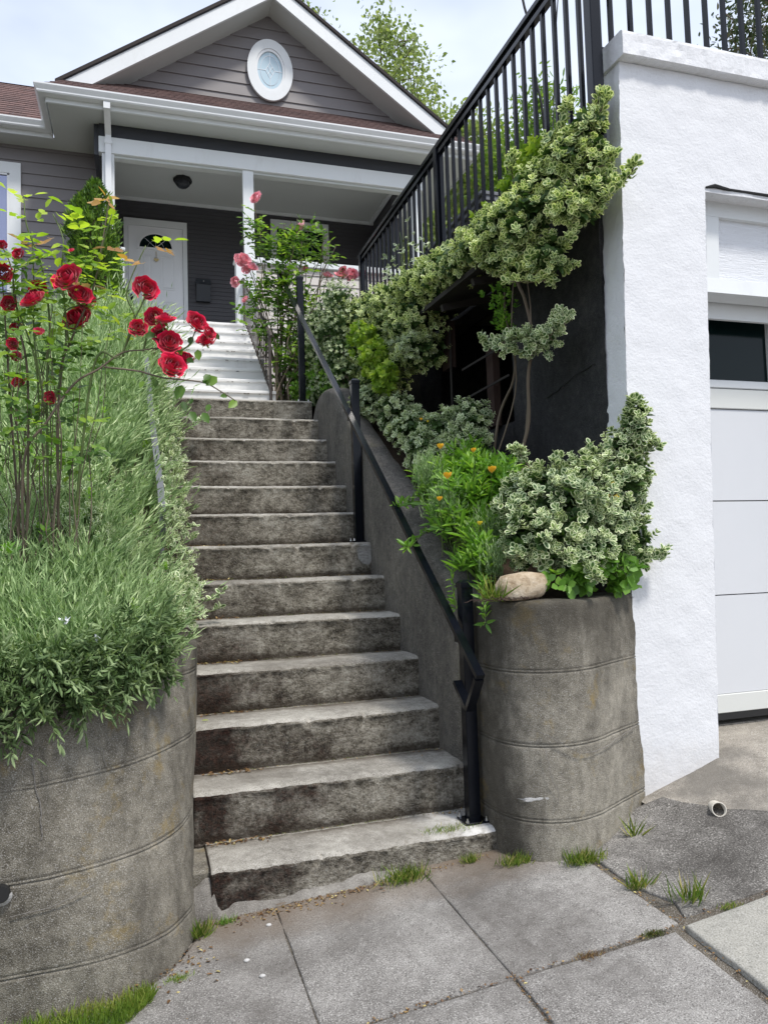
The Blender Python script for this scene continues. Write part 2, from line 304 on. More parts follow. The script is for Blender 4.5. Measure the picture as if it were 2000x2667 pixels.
# ------------------------------------------------------------------ foliage helpers
def unit(a): return a/np.maximum(np.linalg.norm(a, axis=-1, keepdims=True), 1e-9)
T_BLADE = (np.array([(0, 0, 0), (.4, -.5, .06), (.4, .5, .06), (1, 0, .0)]), np.array([(0, 1, 3), (0, 3, 2)]), np.zeros(4))
T_LEAF = (np.array([(0, 0, 0), (.28, -.42, .07), (.28, .42, .07), (.65, -.4, .05), (.65, .4, .05), (1, 0, -.06), (.5, 0, -.03)]),
          np.array([(0, 1, 6), (1, 3, 6), (3, 5, 6), (5, 4, 6), (4, 2, 6), (2, 0, 6)]), np.array([1, 1, 1, 1, 1, 1, 0.]))
T_VAR = (np.array([(0, 0, 0), (.3, 0, -.04), (.68, 0, -.05), (1, 0, -.02), (.14, -.3, .02), (.5, -.5, .03), (.84, -.36, .0), (.14, .3, .02), (.5, .5, .03), (.84, .36, .0)]),
         np.array([(0, 4, 1), (4, 5, 1), (1, 5, 2), (5, 6, 2), (2, 6, 3), (0, 1, 7), (7, 1, 8), (1, 2, 8), (8, 2, 9), (2, 3, 9)]), np.array([.6, 0, 0, 1, 1, 1, 1, 1, 1, 1.]))
def leafgeo(P, D, Nn, Ln, Wd, T, rnd=None):
    V0, F0, e0 = T; n = len(P); k = len(V0)
    D = unit(D); Sd = unit(np.cross(D, Nn)); U = np.cross(Sd, D)
    Ln = np.broadcast_to(Ln, (n,)); Wd = np.broadcast_to(Wd, (n,))
    V = P[:, None] + D[:, None]*V0[None, :, 0, None]*Ln[:, None, None] + Sd[:, None]*V0[None, :, 1, None]*Wd[:, None, None] + U[:, None]*V0[None, :, 2, None]*Ln[:, None, None]
    F = (F0[None]+(np.arange(n)*k)[:, None, None]).reshape(-1, 3)
    if rnd is None: rnd = rng.random(n)
    return V.reshape(-1, 3), F, np.repeat(rnd, k), np.tile(e0, n)
def leafobj(name, parts, mat, parent, smooth=False):
    Vs, Fs, Rs, Es, o = [], [], [], [], 0
    for V, F, r_, e_ in parts: Vs.append(V); Fs.append(F+o); Rs.append(r_); Es.append(e_); o += len(V)
    return mesh(name, np.concatenate(Vs), np.concatenate(Fs), mat, parent, smooth, attrs={'rnd': np.concatenate(Rs), 'edge': np.concatenate(Es)})
def rdir(n): return unit(rng.normal(size=(n, 3)))
def blobpts(blobs, n, lo=.7, hi=1.0):
    """points in the outer shell of a union of ellipsoids; returns positions and outward normals"""
    B = np.array(blobs, float); w = (B[:, 3]*B[:, 4]+B[:, 4]*B[:, 5]+B[:, 3]*B[:, 5]); w /= w.sum()
    i = rng.choice(len(B), n, p=w); d = rdir(n); r_ = rng.uniform(lo, hi, n)[:, None]
    wob = 1+.16*np.sin(d[:, :1]*7+i[:, None]*1.7)*np.cos(d[:, 2:]*6+i[:, None])
    P = B[i, :3]+d*B[i, 3:6]*r_*wob; Nn = unit(d/B[i, 3:6])
    keep = np.ones(n, bool)
    for j in range(len(B)):
        q = ((P-B[j, :3])/B[j, 3:6]); keep &= ~(((q**2).sum(1) < .42) & (i != j))
    return P[keep], Nn[keep]
def rosettes(P, Nn, T, ln, wd, nodes=3, per=3, upb=.5, step=.45, spread=.75, tone=None):
    """leafy shoots: nodes of leaves along a short shoot"""
    n = len(P); A = unit(Nn+np.array([0, 0, upb])+rng.normal(scale=.45, size=(n, 3)))
    a = unit(np.cross(A, rdir(n))); b = np.cross(A, a); out = []
    base = rng.random(n)*.6 if tone is None else tone
    for k in range(nodes):
        ph = rng.random(n)*6.28; s = (1-.22*k)*rng.uniform(.55, 1.3, n)
        for j in range(per):
            t = ph+6.283*j/per+rng.normal(scale=.25, size=n)
            o = a*np.cos(t)[:, None]+b*np.sin(t)[:, None]
            sp = spread*(1-.2*k)
            D = unit(o*sp+A*(1-sp*.6)+rng.normal(scale=.12, size=(n, 3)))
            Pk = P+A*(ln*step*k)+o*ln*.05
            out.append(leafgeo(Pk, D, A*(.8)+o*-.3+rng.normal(scale=.2, size=(n, 3)), ln*s, wd*s, T, np.clip(base+.15*k+rng.random(n)*.35-.1, 0, 1)))
    return out
def core(name, blobs, mat, parent, s=.62):
    mb = MB()
    for (x, y, z, a, b, c) in blobs: mb.sphere((x, y, z), s, 10, 7, (a, b, c))
    V = np.array(mb.V); V += .03*np.sin(V[:, [1, 2, 0]]*41)
    return mesh(name, V, mb.F, mat, parent, True, attrs={'rnd': np.full(len(V), .05), 'edge': np.zeros(len(V))})
def curve(p, q, sag=0, n=8, wig=.0):
    p = np.array(p, float); q = np.array(q, float); t = np.linspace(0, 1, n)[:, None]
    c = p*(1-t)+q*t; c[:, 2] -= (sag*4*t*(1-t))[:, 0]
    c[1:-1] += rng.normal(scale=wig, size=(n-2, 3)) if wig else 0
    return c.tolist()
def smoothpath(pts, sub=4):
    P = np.array(pts, float); out = []
    for i in range(len(P)-1):
        p0, p1, p2, p3 = P[max(i-1, 0)], P[i], P[i+1], P[min(i+2, len(P)-1)]
        for k in range(sub):
            t = k/sub; out.append(.5*((2*p1)+(-p0+p2)*t+(2*p0-5*p1+4*p2-p3)*t*t+(-p0+3*p1-3*p2+p3)*t**3))
    out.append(P[-1]); return out
def n3(V, f, a, seed=0): # vector of noise values at points
    return np.array([a*mn.noise(Vector((v[0]*f+seed, v[1]*f, v[2]*f))) for v in V])
# ------------------------------------------------------------------ ground, pavement, driveway (setting)
def pz(x, y): return .026+.079*x+.02*y
def gridmesh(name, xs, ys, zf, mat, parent=None, smooth=True):
    xs = np.asarray(xs); ys = np.asarray(ys); nx, ny = len(xs), len(ys)
    V = [(x, y, zf(x, y)) for y in ys for x in xs]
    i = np.arange(nx-1)[None]+np.arange(ny-1)[:, None]*nx; i = i.ravel()
    return mesh(name, V, np.stack([i, i+1, i+1+nx, i+nx], 1), mat, parent, smooth)
gridmesh('ground', np.concatenate([np.linspace(-300, -12, 8), np.linspace(-8, 8, 17), np.linspace(12, 300, 8)]), np.concatenate([np.linspace(-300, -12, 8), np.linspace(-8, 8, 17), np.linspace(12, 300, 8)]),
         lambda x, y: -.1+.079*min(max(x, -12), 12)*(1 if y < 0 else .3)+.02*max(y, -12)*(y < 0)-.05*(y > 0) - .9*(x > 2)*(y > 0), M['soil'])['kind'] = 'structure'
def slab(name, poly, zf, mat, th=.09, sub=26):
    """one paving slab: polygon rasterised as a fine fan with rounded, slightly crumbled edge"""
    P = np.array(poly, float); c = P.mean(0); E = []
    for i in range(len(P)):
        a, b = P[i], P[(i+1) % len(P)]; m = max(2, int(np.linalg.norm(b-a)/.03))
        for k in range(m):
            q = a+(b-a)*k/m; d = unit(c-q); q = q+d*(.001+.004*mn.noise(Vector((q[0]*9, q[1]*9, 3)))+.002*mn.noise(Vector((q[0]*40, q[1]*40, 3)))); E.append(q)
    E = np.array(E); V = []; n = len(E)
    rings = [(1, -th), (1, -.006), (.998, -.001)]+[(s, 0) for s in (.985, .9, .75, .55, .3, .1)]
    for s, dz in rings:
        for q in E:
            p = c+(q-c)*s; V.append((p[0], p[1], zf(*p)+dz+.0035*mn.noise(Vector((p[0]*3, p[1]*3, 0)))))
    V.append((c[0], c[1], zf(*c)))
    F = [(r*n+i, r*n+(i+1) % n, (r+1)*n+(i+1) % n, (r+1)*n+i) for r in range(len(rings)-1) for i in range(n)]
    F += [((len(rings)-1)*n+i, (len(rings)-1)*n+(i+1) % n, len(V)-1) for i in range(n)]
    o = mesh(name, V, F, mat, None, True); o['kind'] = 'structure'; return o
g = .0025
slab('pavement', [(-.6, -.72+g), (.19-g, -.72+g), (.19-g, .02), (-.03, .02), (-.05, -.06), (-.15, -.25), (-.3, -.36), (-.6, -.36)], pz, M['walk'])
slab('pavement', [(.19, -.72+g), (.70-g, -.72+g), (.70-g, .05), (.19, .05)], pz, M['walk'])
slab('pavement', [(.70, -.72+g), (1.225, -.70+g), (1.225, -.52), (1.222, -.18), (1.15, -.1), (1.0, .05), (.70, .05)], pz, M['walk'])
slab('pavement', [(-.6, -1.25+g), (.19-g, -1.25+g), (.19-g, -.72), (-.6, -.72)], pz, M['walk'])
slab('pavement', [(.19, -1.25+g), (.685, -1.25+g), (.69, -.725), (.19, -.725)], pz, M['walk'])
slab('pavement', [(.695, -1.25+g), (1.165, -1.25+g), (1.19, -.73), (1.0, -.728), (.70, -.725)], pz, M['walk'])
slab('pavement', [(1.19, -1.25+g), (2.4, -1.25+g), (2.4, -.70), (1.6, -.71), (1.22, -.735)], lambda x, y: pz(x, y)+.012, M['walk2'])
for i in range(5): slab('pavement', [(-.6+.6*i+g, -1.8), (.6*i-g, -1.8), (.6*i-g, -1.26), (-.6+.6*i+g, -1.26)], pz, M['walk'])
gridmesh('road', np.linspace(-30, 30, 13), [-30, -12, -6, -1.82], lambda x, y: pz(x, -1.8)-.06, M['walk'])['kind'] = 'structure'
def dz_(x, y):
    gx = np.interp(x, [1.25, 1.45, 1.65, 2.0, 2.15, 3, 6], [.0, .025, .07, .155, .162, .11, -.12]); t = min(max((y+.70)/.70, 0), 1.5)
    return pz(x, -.7)+gx*min(t, 1)**1.15+(.02*(y+.7))
def dz2(x, y): return dz_(x, y)+.006*mn.noise(Vector((x*5, y*5, 1)))
slab('driveway', [(1.25, -.22), (1.245, -.45), (1.29, -.60), (1.262, -.68), (1.7, -.655), (2.5, -.66), (2.5, -.40), (1.9, -.34), (1.78, -.24), (1.70, -.12), (1.67, -.05), (1.55, -.03), (1.44, -.08), (1.33, -.14)], dz2, M['walk3'])
o = gridmesh('driveway', np.linspace(1.6, 6, 60), np.linspace(-.5, .42, 26), lambda x, y: dz2(x, y)-.003, M['drive']); o['kind'] = 'structure'
slab('driveway', [(2.51, -1.25), (6, -1.25), (6, -.2), (2.51, -.2)], dz2, M['drive'])
gridmesh('ground', np.linspace(-8, -.0, 30), np.linspace(-.75, -.2, 5), lambda x, y: pz(x, y)-.02, M['soil'])['kind'] = 'structure'
gridmesh('ground', np.linspace(-.2, 2.4, 20), np.linspace(-1.3, .4, 12), lambda x, y: pz(x, y)-.006, M['silt'])['kind'] = 'structure'
def zl(x, y): # left bank
    b = .80+.53*(y+.2) if y < 4 else 3.03+.05*(y-4)
    b -= max(0, -x-.45)*.22*min(1, max(0, y)/1.2)
    e_ = max(.80, .75*y+.10) if y < 4 else b   # the bank dips to the stair edge
    t = min(1, max(0, (x+.42)/.30)); b = b*(1-t)+min(b, e_)*t
    lim = np.interp(x, [-2, -.58, -.34, -.26, -.18, -.11, -.05], [-.33, -.27, -.16, -.09, .02, .14, .32])
    return b if y > lim else -.3
gridmesh('hillside', np.concatenate([np.linspace(-14, -2, 7), np.linspace(-1.7, -.07, 44)]), np.concatenate([np.linspace(-.34, .3, 22), np.linspace(.4, 5.5, 30), [8, 14, 30, 60]]), lambda x, y: zl(x, y)+.04*mn.noise(Vector((x*2, y*2, 0)))*(y > .5), M['soil'])['kind'] = 'structure'
def zr(y): return np.interp(y, [-.2, 0, .24, .48, .72, 1.08, 1.9, 2.4, 3.2, 9], [.985, .985, 1.0, 1.1, 1.24, 1.49, 1.97, 2.22, 2.36, 2.45])
def zrx(x, y): return float(zr(y))-.01+.02*mn.noise(Vector((x*6, y*6, 2)))
gridmesh('hillside', np.linspace(1.10, 1.66, 10), np.linspace(.0, 5.4, 40), zrx, M['soil'])['kind'] = 'structure'
mesh('hillside', [(1.63, -.0, .985), (1.5, -.045, .985), (1.4, -.09, .985), (1.3, -.13, .985), (1.2, -.15, .985), (1.1, -.13, .985), (1.05, -.06, .985), (1.04, .02, .985), (1.2, .02, .985), (1.63, .02, .985)], [tuple(range(9, -1, -1))], M['soil'])['kind'] = 'structure'
gridmesh('hillside', np.linspace(-.4, 3.2, 6), np.linspace(2.95, 5.45, 6), lambda x, y: 2.3+.01*x, M['soil'])['kind'] = 'structure'
gridmesh('terrace', np.linspace(1.7, 30, 6), np.concatenate([np.linspace(.2, 5, 5), [12, 40, 80]]), lambda x, y: 2.84, M['walk2'])['kind'] = 'structure'
# ------------------------------------------------------------------ concrete stairs
RZ, TY = .18, .24082
stairs = thing('concrete_stairs', (.48, 0, 0), 'old mossy concrete stairs of thirteen steps rising from the pavement', 'stairs')
def step(i, x0, x1, y, z, ztop_l, depth, seed):
    """one cast step: rounded nosing, battered rough face"""
    r = .026; prof = [(y+depth, z-.004), (y+depth*.6, z), (y+.06, z-.001), (y+.03, z-.002)]
    prof += [(y+r-r*math.sin(a), z-.003-r+r*math.cos(a)) for a in (.25, .6, 1.0, 1.35)]
    h = RZ*1.06
    prof += [(y+.002+.012*t, z-.022-(h-.022)*t) for t in (.02, .2, .4, .6, .8, 1)]
    nx = int((x1-x0)/.008); xs = np.linspace(x0, x1, nx); V = []
    for x in xs:
        for k, (py, pz_) in enumerate(prof):
            p = Vector((x*5, py*14+seed*3.1, pz_*14)); a = .0035*mn.noise(p)+.0035*mn.noise(p*4)+.0032*mn.noise(p*12)
            cn_ = mn.noise(Vector((x*13+seed*7, 0, seed)))+.5*mn.noise(Vector((x*47+seed*7, k*.3, seed))); chip = min(.016, max(0, cn_-.42)*.09) if 3 < k < 9 else 0
            sag = -.006*mn.noise(Vector((x*1.3+seed, seed*2., 0)))
            V.append((x, py+(a if k > 3 else 0)*1.5+chip, pz_+(a*.6 if k < 8 else a*.3)-chip*.7+sag))
    m_ = len(prof); F = []; mi = []
    for a in range(nx-1):
        for k in range(m_-1):
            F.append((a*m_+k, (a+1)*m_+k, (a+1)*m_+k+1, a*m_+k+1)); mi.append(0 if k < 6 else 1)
    for a in (0, nx-1):
        n0 = len(V); b = a*m_; V.append((V[b][0], y+depth, z-h*1.3)); F.append(tuple(b+k for k in range(m_))+(n0,)); mi.append(1)
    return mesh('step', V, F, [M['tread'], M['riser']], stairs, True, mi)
for i in range(1, 14):
    y = (i-1)*TY; x0, x1 = -.05, .99
    if i == 1: x0, x1 = -.012, 1.04
    if i in (2, 3, 4, 5, 6): x1 = .995
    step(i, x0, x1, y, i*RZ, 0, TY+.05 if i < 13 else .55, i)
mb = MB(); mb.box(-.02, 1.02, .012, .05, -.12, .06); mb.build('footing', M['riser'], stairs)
# mortar repairs
def patch(name, c, rx, ry, rz, parent):
    mb = MB(); mb.sphere(c, 1, 16, 12, (rx, ry, rz)); V = np.array(mb.V); V += (n3(V, 22, .012)[:, None])*np.array([1, 1, 1])
    return mesh(name, V, mb.F, M['mortar'], parent, True)
xs = np.linspace(-.075, .62, 60); V = []
for x in xs: # mortar fillet along the foot of the bottom step, climbing beside its left end
    up_ = max(0, min(1, (.012-x)/.02)); top = pz(x, 0)+.022+.02*mn.noise(Vector((x*7, 0, 0)))*(x > .05)+(.085-.03*mn.noise(Vector((x*20, 0, 0))))*up_
    for y, z in ((-.028+.03*up_, pz(x, 0)-.02), (-.02+.026*up_, pz(x, 0)+.004), (-.006+.016*up_, top-.012), (.012+.02*up_, top)):
        V.append((x, y+.006*mn.noise(Vector((x*30, z*30, 0))), z+.004*mn.noise(Vector((x*40, z*40, 5)))))
F = [(i*4+j, i*4+j+1, i*4+j+5, i*4+j+4) for i in range(59) for j in range(3)]
mesh('mortar_fillet', V, F, M['mortar2'], stairs, True)
MB().box(-.12, -.005, .045, .6, -.1, .165, .01).build('landing_edge', M['wall'], stairs)
# ------------------------------------------------------------------ curved walls
def resample(P, n):
    P = np.array(smoothpath([(*p, 0) for p in P], 8))[:, :2]; d = np.r_[0, np.cumsum(np.linalg.norm(np.diff(P, axis=0), axis=1))]
    t = np.linspace(0, d[-1], n); return np.stack([np.interp(t, d, P[:, 0]), np.interp(t, d, P[:, 1])], 1)
def curvedwall(name, secA, zA, secB, zB, ztop, zbot, grooves, parent, th=.14, n=150, mat='wall', zt_f=None, smoothtop=.015):
    A, B = resample(secA, n), resample(secB, n)
    zs = set(np.arange(zbot, ztop-.02, .03).round(4))
    for gz in grooves: zs -= {z for z in zs if abs(z-gz) < .022}; zs |= {gz-.015, gz-.0075, gz-.005, gz-.0025, gz, gz+.0025, gz+.005, gz+.0075, gz+.014}
    zs = sorted(zs); V = []
    ins = []
    for z in zs:
        dep = 0
        for gz in grooves:
            if abs(z-(gz-.005)) < 1e-4: dep = .0045
            if abs(z-(gz+.005)) < 1e-4: dep = .0028
        ins.append(dep)
    rows = [(z, d_) for z, d_ in zip(zs, ins)]+[(ztop-smoothtop, 0), (ztop-smoothtop*.35, smoothtop*.3), (ztop, smoothtop), (ztop+.003, th*.5), (ztop, th)]
    for r_, (z, dd) in enumerate(rows):
        t = (z-zA)/(zB-zA); C = A*(1-t)+B*t
        T = np.gradient(C, axis=0); N_ = unit(np.stack([T[:, 1], -T[:, 0]], 1))
        for k in range(n):
            p = Vector((C[k][0]*4, C[k][1]*4, z*4)); a = .006*mn.noise(p)+.0022*mn.noise(p*5)+.0012*mn.noise(p*14)
            off = a-dd*(1+.5*mn.noise(Vector((C[k][0]*6, C[k][1]*6, z*2)))) if dd < .02 else -dd
            zz = z if zt_f is None or z < ztop-.05 else z
            V.append((C[k][0]+N_[k][0]*off, C[k][1]+N_[k][1]*off, zz+(a if z >= ztop-.001 else a*.2+.003*mn.noise(Vector((C[k][0]*3, C[k][1]*3, 5))))))
    nr = len(rows); F = [(r_*n+k, r_*n+k+1, (r_+1)*n+k+1, (r_+1)*n+k) for r_ in range(nr-1) for k in range(n-1)]
    return mesh(name, V, F, M[mat], parent, True)
rw = thing('retaining_wall', (1.3, -.2, .1), 'curved board formed concrete planter wall between the stairs and the white garage wall', 'retaining wall')
rC = [(.992, .55), (.992, .3), (.992, .12), (.995, .02), (1.005, -.06), (1.045, -.14), (1.12, -.19), (1.22, -.205), (1.33, -.175), (1.44, -.11), (1.55, -.05), (1.66, .01)]
rT = [(x, y+.02) for x, y in rC[:-1]]+[(1.63, .01)]
curvedwall('wall_face', rC, .1, rT, 1.0, 1.0, -.05, [.245, .50, .755], rw)
lw = thing('retaining_wall', (-.3, -.3, 0), 'curved grooved concrete wall with a round drain hole left of the stairs', 'retaining wall')
lA = [(-4, -.40), (-1.2, -.345), (-.58, -.318), (-.42, -.312), (-.296, -.288), (-.2, -.24), (-.14, -.187), (-.09, -.10), (-.069, -.024), (-.06, .15), (-.055, .5), (-.05, 1.3)]
lB = [(-4, -.45), (-1.2, -.385), (-.574, -.347), (-.45, -.31), (-.34, -.25), (-.26, -.19), (-.18, -.09), (-.11, .03), (-.06, .14), (-.035, .3), (-.03, .6), (-.03, 1.3)]
curvedwall('wall_face', lA, .1, lB, .6, .88, -.12, [.10, .345, .59, .8], lw, n=260)
mb = MB(); mb.tube([(-.572, -.352, .33), (-.57, -.28, .33)], .021, 16); o = mesh('drain_hole', mb.V, mb.F, M['rubber'], lw)
mb = MB()
for k in range(11, 22):
    a0, a1 = k/22*6.283, (k+1)/22*6.283; mb.add([(-.572+r_*math.cos(a), -.3365-dy, .33+r_*math.sin(a)) for a in (a0, a1) for r_, dy in ((.0215, .018), (.026+.008*(math.sin(a) < 0)*abs(math.sin(a)), .005))], [(0, 1, 3, 2)])
mesh('hole_rim', mb.V, mb.F, M['mortar'], lw)
def crackline(pts, r_, parent, mat='mortar2', nm='crack'):
    P = np.array(smoothpath(pts, 6)); P += np.stack([n3(P, 60, .006), np.zeros(len(P)), n3(P+3, 60, .004)], 1)
    MB().tube(P.tolist(), [r_*(.6+.8*abs(math.sin(i*1.7))) for i in range(len(P))], 4).build(nm, M[mat], parent)
crackline([(-.497, -.342, .655), (-.49, -.34, .60), (-.478, -.336, .545), (-.475, -.334, .49), (-.478, -.332, .45)], .0019, lw)
crackline([(-.555, -.336, .265), (-.47, -.331, .27), (-.40, -.322, .285), (-.35, -.312, .305)], .0013, lw)
crackline([(-.33, -.25, .66), (-.32, -.245, .63), (-.315, -.243, .60)], .001, lw)
crackline([(1.07, -.172, .56), (1.13, -.197, .53), (1.22, -.212, .475), (1.34, -.178, .47), (1.5, -.083, .49), (1.58, -.04, .50)], .0013, rw)
crackline([(1.10, -.19, .50), (1.12, -.2, .40), (1.14, -.205, .34), (1.13, -.203, .30)], .001, rw)
V = []; n = 26
for r_ in (1, .6, 0):
    for k in range(n):
        a = k/n*6.283; x = 1.075+.04*r_*math.cos(a)*(1+.5*mn.noise(Vector((math.cos(a)*2, math.sin(a)*2, 1)))); z = .318+.008*r_*math.sin(a)*(1+.8*mn.noise(Vector((math.cos(a)*3, math.sin(a)*3, 4))))+.12*(x-1.075)
        V.append((x, float(np.interp(x, [1.0, 1.04, 1.12, 1.22], [-.06, -.135, -.188, -.20]))-.001-.002*(1-r_), z))
mesh('efflorescence', V, [(j*n+k, j*n+(k+1) % n, (j+1)*n+(k+1) % n, (j+1)*n+k) for j in range(2) for k in range(n)], M['mortar'], rw, True)
# left cheek beside the steps (mostly under plants)
def cheek(name, parent, prof, xin, xout, mat, sgn):
    """stair cheek wall following prof [(y, ztop)], rounded top"""
    P = smoothpath([(y, z, 0) for y, z in prof], 6); V = []; F = []; r_ = .035
    sec = lambda zt: [(xin, zt-1.3), (xin, zt-.6), (xin, zt-.3), (xin, zt-.12), (xin, zt-r_)]+[(xin+sgn*(r_-r_*math.cos(a)), zt-r_+r_*math.sin(a)) for a in (.5, 1.0, 1.4)]+[(xin+(xout-xin)*.5, zt+.004), (xout-sgn*.02, zt), (xout, zt-.03), (xout, zt-.3)]
    for p in P:
        for (x, z) in sec(p[1]):
            q = Vector((x*4, p[0]*4, z*4)); a = .008*mn.noise(q)+.003*mn.noise(q*5)+.0014*mn.noise(q*14); V.append((x+a*.8, p[0], z+a))
    k = len(sec(0)); n = len(P)
    F = [(i*k+j, i*k+j+1, (i+1)*k+j+1, (i+1)*k+j) for i in range(n-1) for j in range(k-1)]
    F += [tuple(range(k)), tuple(range(n*k-1, (n-1)*k-1, -1))]
    return mesh(name, V, F, mat, parent, True)
ck = thing('stair_wall', (1.05, 1.4, 1.2), 'dark rounded concrete wall flanking the right side of the stairs', 'stair wall')
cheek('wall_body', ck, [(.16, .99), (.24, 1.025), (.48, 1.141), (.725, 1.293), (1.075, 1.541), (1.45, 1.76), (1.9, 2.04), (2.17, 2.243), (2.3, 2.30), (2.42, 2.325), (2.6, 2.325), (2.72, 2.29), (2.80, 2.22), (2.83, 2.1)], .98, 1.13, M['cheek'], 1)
ck2 = thing('stair_wall', (-.09, 1.8, 1.4), 'low concrete wall along the left side of the stairs under trailing vines', 'stair wall')
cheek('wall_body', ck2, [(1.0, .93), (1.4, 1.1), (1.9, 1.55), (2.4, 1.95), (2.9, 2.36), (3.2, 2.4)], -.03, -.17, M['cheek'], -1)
# ------------------------------------------------------------------ black handrail
hr = thing('handrail', (.95, .1, .18), 'black square tube metal handrail on three posts along the right of the concrete stairs', 'handrail')
def post(px, py, zb, zt, w=.046):
    p = MB().box(px-w/2, px+w/2, py-w/2, py+w/2, zb, zt-.02, .002).build('post', M['black'], hr)
    h = w/2+.003; c = MB().box(px-h, px+h, py-h, py+h, zt-.03, zt-.012)
    c.add([(px-h, py-h, zt-.012), (px+h, py-h, zt-.012), (px+h, py+h, zt-.012), (px-h, py+h, zt-.012)]+[(px-h*.45, py-h*.45, zt), (px+h*.45, py-h*.45, zt), (px+h*.45, py+h*.45, zt), (px-h*.45, py+h*.45, zt)], [(0, 1, 5, 4), (1, 2, 6, 5), (2, 3, 7, 6), (3, 0, 4, 7), (4, 5, 6, 7)])
    c.build('post_cap', M['black'], p)
    MB().box(px-.047, px+.047, py-.047, py+.047, zb, zb+.007, .002).build('base_plate', M['black'], p)
    for sx in (-1, 1):
        for sy in (-1, 1): MB().tube([(px+sx*.037, py+sy*.037, zb+.007), (px+sx*.037, py+sy*.037, zb+.013)], .007, 6).tube([(px+sx*.037, py+sy*.037, zb+.013), (px+sx*.037, py+sy*.037, zb+.022)], .0035, 6).build('bolt', M['steel'], p)
post(.95, .10, .183, 1.077); post(.95, 1.57, 1.262, 2.19); post(.95, 3.03, 2.345, 3.32)
rl = [(.9, -.125, .745), (.9, 3.625, 3.565)]
MB().bar(rl[0], rl[1], .031, .018).build('rail', M['black'], hr)
MB().bar((.9, -.112, .738), (.9, -.02, .615), .0335, .017).build('rail_return', M['black'], hr)
MB().bar((.9, -.02, .615), (.9, .085, .70), .033, .016).build('rail_return', M['black'], hr)
MB().bar((.9, 3.615, 3.555), (.9, 3.56, 3.40), .0335, .017).build('rail_return', M['black'], hr)
for y, z in ((.1, .895), (1.57, 2.0), (3.03, 3.1)):
    MB().box(.905, .93, y-.012, y+.012, z-.05, z-.02).build('bracket', M['black'], hr)
    MB().sphere((.918, y-.014, z-.04), .006).build('bolt', M['steel'], hr)
# grey flat bar handrail on the left, half buried in lavender
fb = thing('handrail', (-.12, 1.45, 1.1), 'worn grey flat bar handrail half buried in lavender on the left of the stairs', 'handrail')
pts = smoothpath([(-.118, 1.27, 1.26), (-.118, 1.235, 1.33), (-.118, 1.225, 1.40), (-.119, 1.25, 1.45), (-.12, 1.40, 1.55), (-.13, 1.63, 1.72), (-.15, 2.06, 2.04), (-.16, 2.39, 2.285), (-.17, 2.8, 2.58)], 6)
V = []; 
for i, p in enumerate(pts):
    t = unit(np.array(pts[min(i+1, len(pts)-1)])-np.array(pts[max(i-1, 0)])); u = np.array([0, -t[2], t[1]])
    V += [p+np.array([-.016, 0, 0])-u*.004, p+np.array([.016, 0, 0])-u*.004, p+np.array([.016, 0, 0])+u*.004, p+np.array([-.016, 0, 0])+u*.004]
F = [(i*4+j, i*4+(j+1) % 4, i*4+4+(j+1) % 4, i*4+4+j) for i in range(len(pts)-1) for j in range(4)]+[(0, 1, 2, 3)]
mesh('bar', V, F, M['flatbar'], fb)
MB().box(-.13, -.11, 1.27, 1.285, .9, 1.27).build('post', M['flatbar'], fb)
MB().box(-.172, -.15, 2.5, 2.515, 1.9, 2.35).build('post', M['flatbar'], fb)
# ------------------------------------------------------------------ garage wall
gw = thing('garage', (2, 0, .2), 'white stucco garage front with coping and panelled door at the right', 'garage')
def xl(z): return 1.585+.0295*z
def xj(z): return 1.972+.0375*z
def wallface():
    """front face, jambs, return as a fine displaced sheet"""
    V = []; F = []
    zs = np.arange(-.1, 3.19, .022)
    def sheet(fx, zr_, uy):
        n0 = len(V); cols = uy
        for z in zr_:
            for u in range(cols+1): V.append(fx(u/cols, z))
        for i in range(len(zr_)-1):
            for j in range(cols): a = n0+i*(cols+1)+j; F.append((a, a+1, a+cols+2, a+cols+1))
    def jit(x, y, z, nx, ny):
        a = .0028*mn.noise(Vector((x*9, y*9, z*9)))+.0022*mn.noise(Vector((x*30, y*30, z*30)))+.0012*mn.noise(Vector((x*80, y*80, z*80))); return (x+nx*a, y+ny*a, z)
    e = lambda z: .004*mn.noise(Vector((0, 0, z*9)))+.003*mn.noise(Vector((0, 3, z*31)))
    zlo = [z for z in zs if z <= 2.69]; zhi = [z for z in zs if z >= 2.67]
    sheet(lambda u, z: jit(xl(z)+e(z)+(xj(z)+.7*e(z+7)-xl(z)-e(z))*u, 0, z, 0, -1), zlo, 22)
    sheet(lambda u, z: jit(xl(z)+e(z)+(5-xl(z))*u, 0, z, 0, -1), zhi, 150)
    sheet(lambda u, z: jit(xl(z)+e(z), .14-.14*u, z, -1, 0), zs, 8)
    sheet(lambda u, z: (xj(z)+.7*e(z+7)+.10*u*0+.0, .3*u, z), zlo, 4)
    n0 = len(V); V.extend([(xj(2.68), 0, 2.68), (5, 0, 2.68), (5, .3, 2.68), (xj(2.68), .3, 2.68)]); F.append((n0, n0+3, n0+2, n0+1))
    return V, F
V, F = wallface(); mesh('stucco_wall', V, F, M['stucco'], gw, True)
MB().box(2.95, 5, .005, .3, -.1, 2.67).build('pier', M['stucco'], gw)
